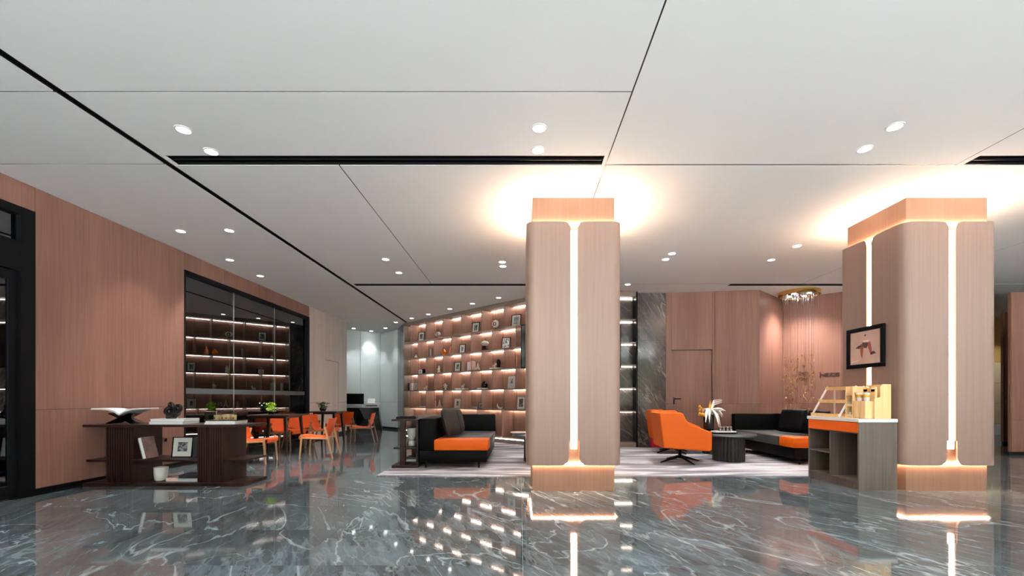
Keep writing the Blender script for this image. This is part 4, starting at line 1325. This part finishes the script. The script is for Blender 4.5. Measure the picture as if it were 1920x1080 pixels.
m.build('gold_sprays', 'gold_leaf', fv, smooth=60)
dsh = tag(MB().lathe([(0.05, 0), (0.11, 0.012), (0.15, 0.04), (0.145, 0.045), (0.10, 0.02)], 28).build('white_dish', 'white_ceramic', loc=(-0.03, 7.86, RG + 0.48), smooth=50), 'shallow white dish on the table left of the middle column', 'dish')
bt = thing('red_box', 'crimson patterned box on the floor by the marble wall', 'box', (3.20, 10.14, RG))
MB().box(-0.17, 0.17, -0.07, 0.07, 0, 0.53, 0.006).build('box_body', 'crimson', bt)
m = MB()
for i in range(26):
    x, z = rnd.uniform(-0.14, 0.14), rnd.uniform(0.05, 0.42)
    m.box(x - 0.012, x + 0.012, -0.0725, -0.070, z - 0.004, z + 0.004)
m.build('pale_print', 'cover_pink', bt)

# ---------------------------------------------------------------- picture on the right column (hangs on its left side)
pf = thing('wall_picture', 'black framed picture hanging on the left side of right column', 'picture', (4.686, 5.92, 1.555), R(-90))
w, h, b = 0.64, 0.555, 0.055
MB().box(-w / 2, w / 2, -0.035, 0, 0, b, 0.008).box(-w / 2, w / 2, -0.035, 0, h - b, h, 0.008).box(-w / 2, -w / 2 + b, -0.035, 0, b, h - b, 0.008).box(w / 2 - b, w / 2, -0.035, 0, b, h - b, 0.008).build('frame', 'black_metal', pf)
ar = MB().box(-w / 2 + b, w / 2 - b, -0.012, -0.004, b, h - b).build('canvas', 'art_ground', pf)
Mx = T(0, -0.0125, 0) @ Rx(R(90))
for nm, mt, poly in (('red_glass', 'art_red', [(-0.08, 0.19), (-0.055, 0.13), (-0.02, 0.33), (-0.085, 0.33)]), ('red_glass', 'art_red', [(0.03, 0.33), (0.09, 0.17), (0.115, 0.19), (0.085, 0.35)]),
                     ('dark_crossing', 'art_dark', [(-0.045, 0.30), (-0.01, 0.27), (0.03, 0.27), (0.05, 0.34), (-0.05, 0.35)]), ('dark_bow', 'art_dark', [(-0.17, 0.28), (-0.10, 0.27), (-0.06, 0.31), (-0.11, 0.315)]),
                     ('dark_bow', 'art_dark', [(0.09, 0.17), (0.18, 0.185), (0.14, 0.215), (0.10, 0.205)]), ('dark_dot', 'art_dark', [(-0.01, 0.43), (0.01, 0.43), (0.008, 0.455), (-0.008, 0.455)]),
                     ('pale_rim', 'art_pale', [(-0.03, 0.355), (0.06, 0.355), (0.06, 0.375), (-0.03, 0.375)]), ('pale_stroke', 'art_pale', [(-0.24, 0.085), (-0.10, 0.105), (-0.10, 0.115), (-0.24, 0.097)])):
    MB().prism(poly, 0, 0.002 if 'red' in nm else 0.003, Mx).build(nm, mt, ar)

# ---------------------------------------------------------------- on the service counter (display faces -x)
WZ = 0.89
rk = thing('tiered_rack', 'three tier wooden rack with slanted white side rails on the counter', 'display rack', (4.42, 6.075, WZ))
for k, (x0, x1, z) in enumerate(((-0.18, 0.17, 0.0), (-0.07, 0.17, 0.19), (0.03, 0.17, 0.37))):
    tb = MB().box(x0, x1, -0.24, 0.30, z, z + 0.012).build('tray_board', 'light_oak', rk)
    MB().box(x0, x0 + 0.012, -0.24, 0.30, z + 0.012, z + 0.045).build('front_lip', 'light_oak', tb)
    MB().box(x1 - 0.012, x1, -0.24, 0.30, z + 0.012, z + 0.035).build('rear_lip', 'light_oak', tb)
for y in (-0.25, 0.29):
    MB().bar((-0.172, y, 0.006), (0.06, y, 0.42), 0.022, 0.012).build('slanted_rail', 'white_gloss', rk)
    MB().bar((0.16, y, 0.0), (0.16, y, 0.42), 0.018, 0.012).build('rear_post', 'white_gloss', rk)
og = thing('wooden_organiser', 'light wood organiser with cubbies and cup tubes on the counter', 'organiser', (4.42, 5.58, WZ))
MB().box(0.19, 0.205, -0.13, 0.23, 0, 0.43).build('back_board', 'light_oak', og)
MB().prism([(0.0, 0.0), (0.19, 0.0), (0.19, 0.43), (0.10, 0.43), (0.07, 0.40), (0.07, 0.27), (0.0, 0.25)], 0.117, 0.13, Rx(R(90))).build('end_board', 'light_oak', og)
MB().box(-0.10, 0.19, 0.12, 0.23, 0, 0.012).box(-0.10, 0.19, 0.219, 0.23, 0.012, 0.41).box(-0.10, 0.19, 0.10, 0.112, 0.0, 0.41).build('cubby_sides', 'light_oak', og)
for z in (0.012, 0.15, 0.29):
    MB().box(-0.10, 0.19, 0.113, 0.218, z, z + 0.012).box(-0.10, -0.09, 0.113, 0.218, z + 0.012, z + 0.032).build('cubby_shelf', 'light_oak', og)
def tube_box(y0, y1, zt):
    p = MB().box(-0.10, 0.02, y0, y1, 0, zt, 0.004).build('cup_tube', 'light_oak', og)
    return p
tube_box(0.02, 0.092, 0.22)
tube_box(-0.105, -0.02, 0.22)
for y in (0.056, -0.062):
    MB().box(0.03, 0.06, y - 0.035, y + 0.035, 0, 0.37).cyl(0, 0, 0.03, 0.06, 0.035, n=20, M=T(0, y, 0.37) @ Ry(R(90))).build('tube_back', 'light_oak', og)
def cups(label, y):
    c = thing('paper_cups', label, 'cups', (4.42 - 0.045, 5.58 + y, WZ + 0.22), group='stacked paper cups on the counter')
    MB().lathe([(0.028, 0.0), (0.034, 0.045)], 20).build('cup_body', 'white_gloss', c, smooth=50)
    MB().lathe([(0.035, 0.046), (0.036, 0.082)], 20).build('gold_sleeve', 'gold_band', c, smooth=50)
    MB().lathe([(0.036, 0.083), (0.038, 0.10), (0.034, 0.104)], 20).build('top_rim', 'white_gloss', c, smooth=50)
cups('stack of paper cups in the left wooden tube of the organiser', 0.056)
cups('stack of paper cups in the right wooden tube of the organiser', -0.062)
for k, (y, z, mt) in enumerate(((0.165, 0.024, 'paper'), (0.165, 0.162, 'grey_paper'), (0.165, 0.302, 'white_gloss'))):
    m = MB()
    for i in range(5):
        m.box(-0.05, 0.05, -0.006, 0.006, 0, 0.045 if k < 2 else 0.02, M=T(4.42 - 0.02, 5.58 + y - 0.036 + 0.018 * i, WZ + z + 0.006) @ Rx(R(14 * (i % 2) - 6)))
    o = m.build('sachets', mt)
    tag(o, ('paper sachets in the lowest cubby of the organiser', 'grey sachets in the middle cubby of the organiser', 'white sachets in the top cubby of the organiser')[k], 'sachets', 'sachets in the wooden organiser')

# ================================================================ ORNAMENTS ON THE TALL BOOKSHELF
ROW = {1: 2.97, 2: 2.44, 3: 1.92, 4: 1.39, 5: 0.85}
def at(px, row, y=0.14, dz=0.0, hw=0.14):
    s = shelf_point(px, y)[0]
    off = 0.39 if row % 2 == 1 else 0.80
    k = round((s - off) / 0.86)
    d = s - (off + 0.86 * k)          # keep clear of the nearest divider
    if abs(d) < hw:
        s += (hw - abs(d)) * (1 if d >= 0 else -1)
    s = max(s, 0.03 + hw)
    return (SX + SDX * s - SDY * y, SY + SDY * s + SDX * y, ROW[row] + dz)
FA = R(-26)
G = 'framed pictures on the tall bookshelf'
def pfr(px, row, w, h, art, label, frame='black_metal', rot=FA, mw=0.05):
    picture_frame(label, at(px, row, hw=w / 2 + 0.03), rot, w, h, art, frame=frame, mat_w=mw, border=0.016, group=G)
pfr(789, 1, 0.24, 0.30, 'photo_mono', 'leftmost framed photo on the top row of the tall bookshelf')
pfr(891, 1, 0.24, 0.30, 'photo_green', 'framed green picture in the middle of the top bookshelf row')
pfr(967, 1, 0.27, 0.32, 'photo_teal', 'framed pale blue picture at the right of the top bookshelf row')
pfr(866, 2, 0.20, 0.26, 'photo_blue', 'framed blue picture on the second bookshelf row')
pfr(948, 2, 0.24, 0.30, 'photo_ink', 'framed ink calligraphy on the second bookshelf row', mw=0.02)
pfr(857, 3, 0.22, 0.28, 'photo_green', 'framed dark green picture on the third bookshelf row')
pfr(958, 4, 0.24, 0.32, 'photo_ink', 'white framed collage on the fourth bookshelf row', frame='white_gloss', rot=R(-40))
pfr(857, 5, 0.20, 0.27, 'photo_mono', 'pale framed mono photo on the fifth bookshelf row', frame='white_ceramic')
pfr(976, 5, 0.24, 0.34, 'photo_mono', 'grey framed photo at the right end of the fifth bookshelf row', frame='pewter')
pfr(900, 5, 0.13, 0.16, 'photo_mono', 'small black frame on the fifth bookshelf row', mw=0.015)
pfr(779, 4, 0.18, 0.26, 'photo_teal', 'grey picture at the left end of the fourth bookshelf row', frame='pewter')
pfr(805, 5, 0.14, 0.26, 'photo_mono', 'narrow dark frame on the fifth bookshelf row', mw=0.01, rot=R(-70))

def globe(label, px, row, r, mat='white_ceramic', stand='dark_glaze', flat=1.0):
    t = thing('round_ornament', label, 'ornament', at(px, row), FA)
    MB().box(-0.05, 0.05, -0.03, 0.03, 0, 0.02).cyl(0, 0, 0.02, 0.06, 0.012, 0.01, 8).build('stand', stand, t)
    m = MB().ball((0, 0, 0.055 + r * flat), (r, r * 0.45, r * flat), 18)
    m.build('disc', mat, t, smooth=60)
    rg = [(r * 0.35 * math.cos(k * 0.524), -r * 0.44, 0.055 + r * flat - r * 0.1 + r * 0.35 * math.sin(k * 0.524)) for k in range(12)]
    MB().tube(rg, 0.010, 6, closed=True).build('inner_ring', stand, t)
    return t
globe('white shell ornament on the top bookshelf row', 821, 1, 0.105, flat=0.75)
globe('white round disc ornament on black stand, top bookshelf row', 929, 1, 0.105)
vase('bud_vase', 'tiny white bud vase at the left of the second bookshelf row', at(780, 2), [(0.03, 0), (0.045, 0.02), (0.04, 0.05), (0.012, 0.08), (0.014, 0.11), (0.008, 0.11)], 'white_ceramic')
vase('tall_glass_block', 'tall smoky glass cylinder on the second bookshelf row', at(808, 2), [(0.035, 0), (0.035, 0.24), (0.03, 0.24), (0.03, 0.02)], 'pewter')
gv = thing('gourd_vase', 'orange round vase on the second bookshelf row', 'vase', at(833, 2, 0.115, hw=0.1), 0)
MB().lathe([(0.03, 0), (0.065, 0.03), (0.078, 0.075), (0.065, 0.12), (0.025, 0.15), (0.018, 0.17), (0.024, 0.19), (0.018, 0.19)], 24).build('body', 'orange_glaze', gv, smooth=50)
MB().lathe([(0.012, 0.19), (0.014, 0.20), (0.006, 0.21)], 12).build('lip', 'dark_glaze', gv)
gv = thing('gourd_vase', 'taller peach vase with black lip behind the orange vase', 'vase', at(845, 2, 0.20, hw=0.1), 0)
MB().lathe([(0.04, 0), (0.06, 0.04), (0.055, 0.13), (0.022, 0.20), (0.02, 0.23), (0.03, 0.26), (0.024, 0.26)], 24).build('body', 'peach_glaze', gv, smooth=50)
MB().lathe([(0.031, 0.26), (0.031, 0.268), (0.024, 0.268)], 16).build('lip', 'dark_glaze', gv)
fl = thing('striped_vessel', 'white ribbed melon vessel on a dark block, second bookshelf row', 'ornament', at(909, 2), FA)
MB().box(-0.075, 0.075, -0.06, 0.06, 0, 0.05).box(-0.06, -0.02, -0.04, 0.04, 0.05, 0.13).box(0.0, 0.012, -0.04, 0.04, 0.05, 0.13).build('block', 'dark_wood', fl)
MB().lathe([(0.03, 0.13), (0.085, 0.16), (0.105, 0.21), (0.08, 0.25), (0.02, 0.27)], 40, flute=(10, 0.10)).build('vessel', 'white_ceramic', fl, smooth=40)
MB().tube([(0, 0, 0.26), (0.006, 0, 0.30), (0.02, 0, 0.34)], 0.006, 6).build('stem', 'dark_glaze', fl)
ck = thing('desk_clock', 'small white box clock with black side, third bookshelf row', 'clock', at(791, 3), FA)
MB().box(-0.10, 0.05, -0.05, 0.05, 0, 0.13, 0.006).build('case', 'white_ceramic', ck)
MB().box(0.051, 0.10, -0.05, 0.05, 0, 0.15).build('side_block', 'black_metal', ck)
MB().lathe([(0.045, 0), (0.045, 0.004)], 20, M=T(-0.025, -0.05, 0.065) @ Rx(R(90))).build('dial', 'grey_paper', ck)
def figure(label, px, row, kind, h, mat='white_ceramic', dz=0.0, y=0.14):
    t = thing('figurine', label, 'figurine', at(px, row, y, dz, h * 0.4 + 0.03), FA)
    if kind == 'person':
        MB().lathe([(h * 0.22, 0), (h * 0.24, h * 0.04), (h * 0.13, h * 0.40), (h * 0.16, h * 0.62), (h * 0.06, h * 0.74)], 18).build('body', mat, t, smooth=50)
        MB().ball((0, 0, h * 0.86), h * 0.13, 10).build('head', mat, t, smooth=60)
        MB().tube([(-h * 0.14, 0, h * 0.6), (-h * 0.26, -h * 0.05, h * 0.42)], h * 0.045, 6).tube([(h * 0.14, 0, h * 0.6), (h * 0.27, -h * 0.05, h * 0.72)], h * 0.045, 6).build('arms', mat, t, smooth=60)
    elif kind == 'animal':
        MB().ball((0, 0, h * 0.38), (h * 0.36, h * 0.2, h * 0.22), 12).tube([(-h * 0.22, 0, h * 0.3), (-h * 0.24, 0, 0)], h * 0.07, 6).tube([(h * 0.22, 0, h * 0.3), (h * 0.24, 0, 0)], h * 0.07, 6).build('body', mat, t, smooth=60)
        MB().ball((h * 0.34, 0, h * 0.66), h * 0.17, 10).build('head', mat, t, smooth=60)
        MB().ball((h * 0.28, -0.02, h * 0.88), (h * 0.05, h * 0.04, h * 0.14), 8).ball((h * 0.42, 0.02, h * 0.88), (h * 0.05, h * 0.04, h * 0.14), 8).build('ears', mat, t, smooth=60)
    elif kind == 'star':
        pts = []
        for k in range(10):
            a = math.pi / 2 + k * math.pi / 5
            r = h * 0.38 if k % 2 == 0 else h * 0.17
            pts.append((r * math.cos(a), h * 0.62 + r * math.sin(a)))
        MB().prism(pts, -0.02, 0.02, Rx(R(90))).build('star', mat, t)
        MB().lathe([(h * 0.16, 0), (h * 0.18, h * 0.05), (h * 0.08, h * 0.30)], 14).build('foot', mat, t, smooth=50)
    elif kind == 'tower':
        m = MB()
        for sx in (-1, 1):
            for sy in (-1, 1):
                m.tube([(sx * h * 0.24, sy * h * 0.14, h * 0.035), (sx * h * 0.11, sy * h * 0.07, h * 0.35), (sx * h * 0.02, sy * h * 0.02, h * 0.9)], [h * 0.05, h * 0.035, h * 0.015], 6)
        m.build('legs', mat, t)
        MB().box(-h * 0.17, h * 0.17, -h * 0.1, h * 0.1, h * 0.24, h * 0.28).box(-h * 0.09, h * 0.09, -h * 0.06, h * 0.06, h * 0.5, h * 0.53).build('platforms', mat, t)
        MB().cyl(0, 0, h * 0.88, h * 1.05, h * 0.02, h * 0.006, 8).build('spire', mat, t)
    elif kind == 'crescent':
        pts = [(h * 0.5 * math.cos(R(a)), 0, h * 0.64 + h * 0.5 * math.sin(R(a))) for a in range(150, 331, 15)]
        MB().tube(pts, [0.004 + h * 0.11 * math.sin(math.pi * i / (len(pts) - 1)) for i in range(len(pts))], 10).build('crescent', mat, t, smooth=60)
        MB().cyl(0, 0, 0, 0.02, 0.04, 0.03, 14).build('foot', mat, t)
    return t
figure('white standing figurine on the third bookshelf row', 823, 3, 'person', 0.22)
figure('white figurine beside the leaning books, third bookshelf row', 896, 3, 'tower', 0.22)
figure('pink and white teapot shaped figurine, third bookshelf row', 926, 3, 'animal', 0.15, 'cover_pink', 0.03)
figure('white rabbit figurine on the fourth bookshelf row', 797, 4, 'animal', 0.15)
figure('white star figurine on the fourth bookshelf row', 835, 4, 'star', 0.20)
figure('white seated figurine on flat books, fourth bookshelf row', 867, 4, 'animal', 0.15, dz=0.035)
figure('white tower figurine on the fifth bookshelf row', 824, 5, 'tower', 0.25)
figure('pink standing figurine beside the tower, fifth bookshelf row', 816, 5, 'person', 0.20, 'cover_pink', y=0.22)
figure('white crescent ornament on the fifth bookshelf row', 938, 5, 'crescent', 0.18)
dv = thing('dark_vase', 'dark stacked vase on the third bookshelf row', 'vase', at(935, 3, dz=0.03), 0)
MB().lathe([(0.03, 0), (0.045, 0.02), (0.035, 0.06), (0.05, 0.10), (0.055, 0.16), (0.04, 0.21), (0.015, 0.23)], 20).build('body', 'dark_glaze', dv, smooth=50)
dv = thing('dark_vase', 'round black pot on a white book, fourth bookshelf row', 'vase', at(908, 4, dz=0.03), 0)
MB().lathe([(0.05, 0), (0.085, 0.03), (0.095, 0.08), (0.06, 0.14), (0.03, 0.16), (0.04, 0.18), (0.03, 0.18)], 24).build('body', 'dark_glaze', dv, smooth=50)
MB().tube([(0.07, 0, 0.12), (0.10, 0, 0.14), (0.09, 0, 0.17)], 0.008, 6).build('handle', 'pewter', dv)
SG = 'books on the tall bookshelf'
def flat(label, px, row, w, cover, th=0.03, d=0.20):
    book(label, at(px, row, hw=w / 2 + 0.05), FA, w, d, th, cover, group=SG)
flat('flat white book under the dark vase, third bookshelf row', 930, 3, 0.30, 'white_gloss')
flat('flat white book under the seated figurine, fourth bookshelf row', 866, 4, 0.34, 'white_gloss', 0.035)
flat('flat white book under the black pot, fourth bookshelf row', 905, 4, 0.24, 'white_gloss')
flat('flat grey book on the fifth bookshelf row', 790, 5, 0.24, 'grey_paper', 0.04)
flat('flat grey book by the glass on the fifth bookshelf row', 889, 5, 0.14, 'grey_paper', 0.06, 0.14)
def upright(label, px, row, h, th, cover, rot=FA, tilt=0, y=0.10):
    book(label, at(px, row, y, hw=0.09 if row == 3 else 0.05), rot, h, 0.17, th, cover, True, tilt, SG)
upright('upright navy book at the left of the group, third bookshelf row', 870, 3, 0.23, 0.03, 'cover_navy')
upright('upright white book in the group, third bookshelf row', 876, 3, 0.25, 0.05, 'white_gloss')
upright('wide pink book leaning in the group, third bookshelf row', 883, 3, 0.27, 0.07, 'cover_pink', tilt=-5)
upright('upright black book at the far left, fourth bookshelf row', 762.5, 4, 0.25, 0.05, 'cover_black')
upright('upright cream book near the left end, fourth bookshelf row', 768, 4, 0.25, 0.06, 'white_ceramic')
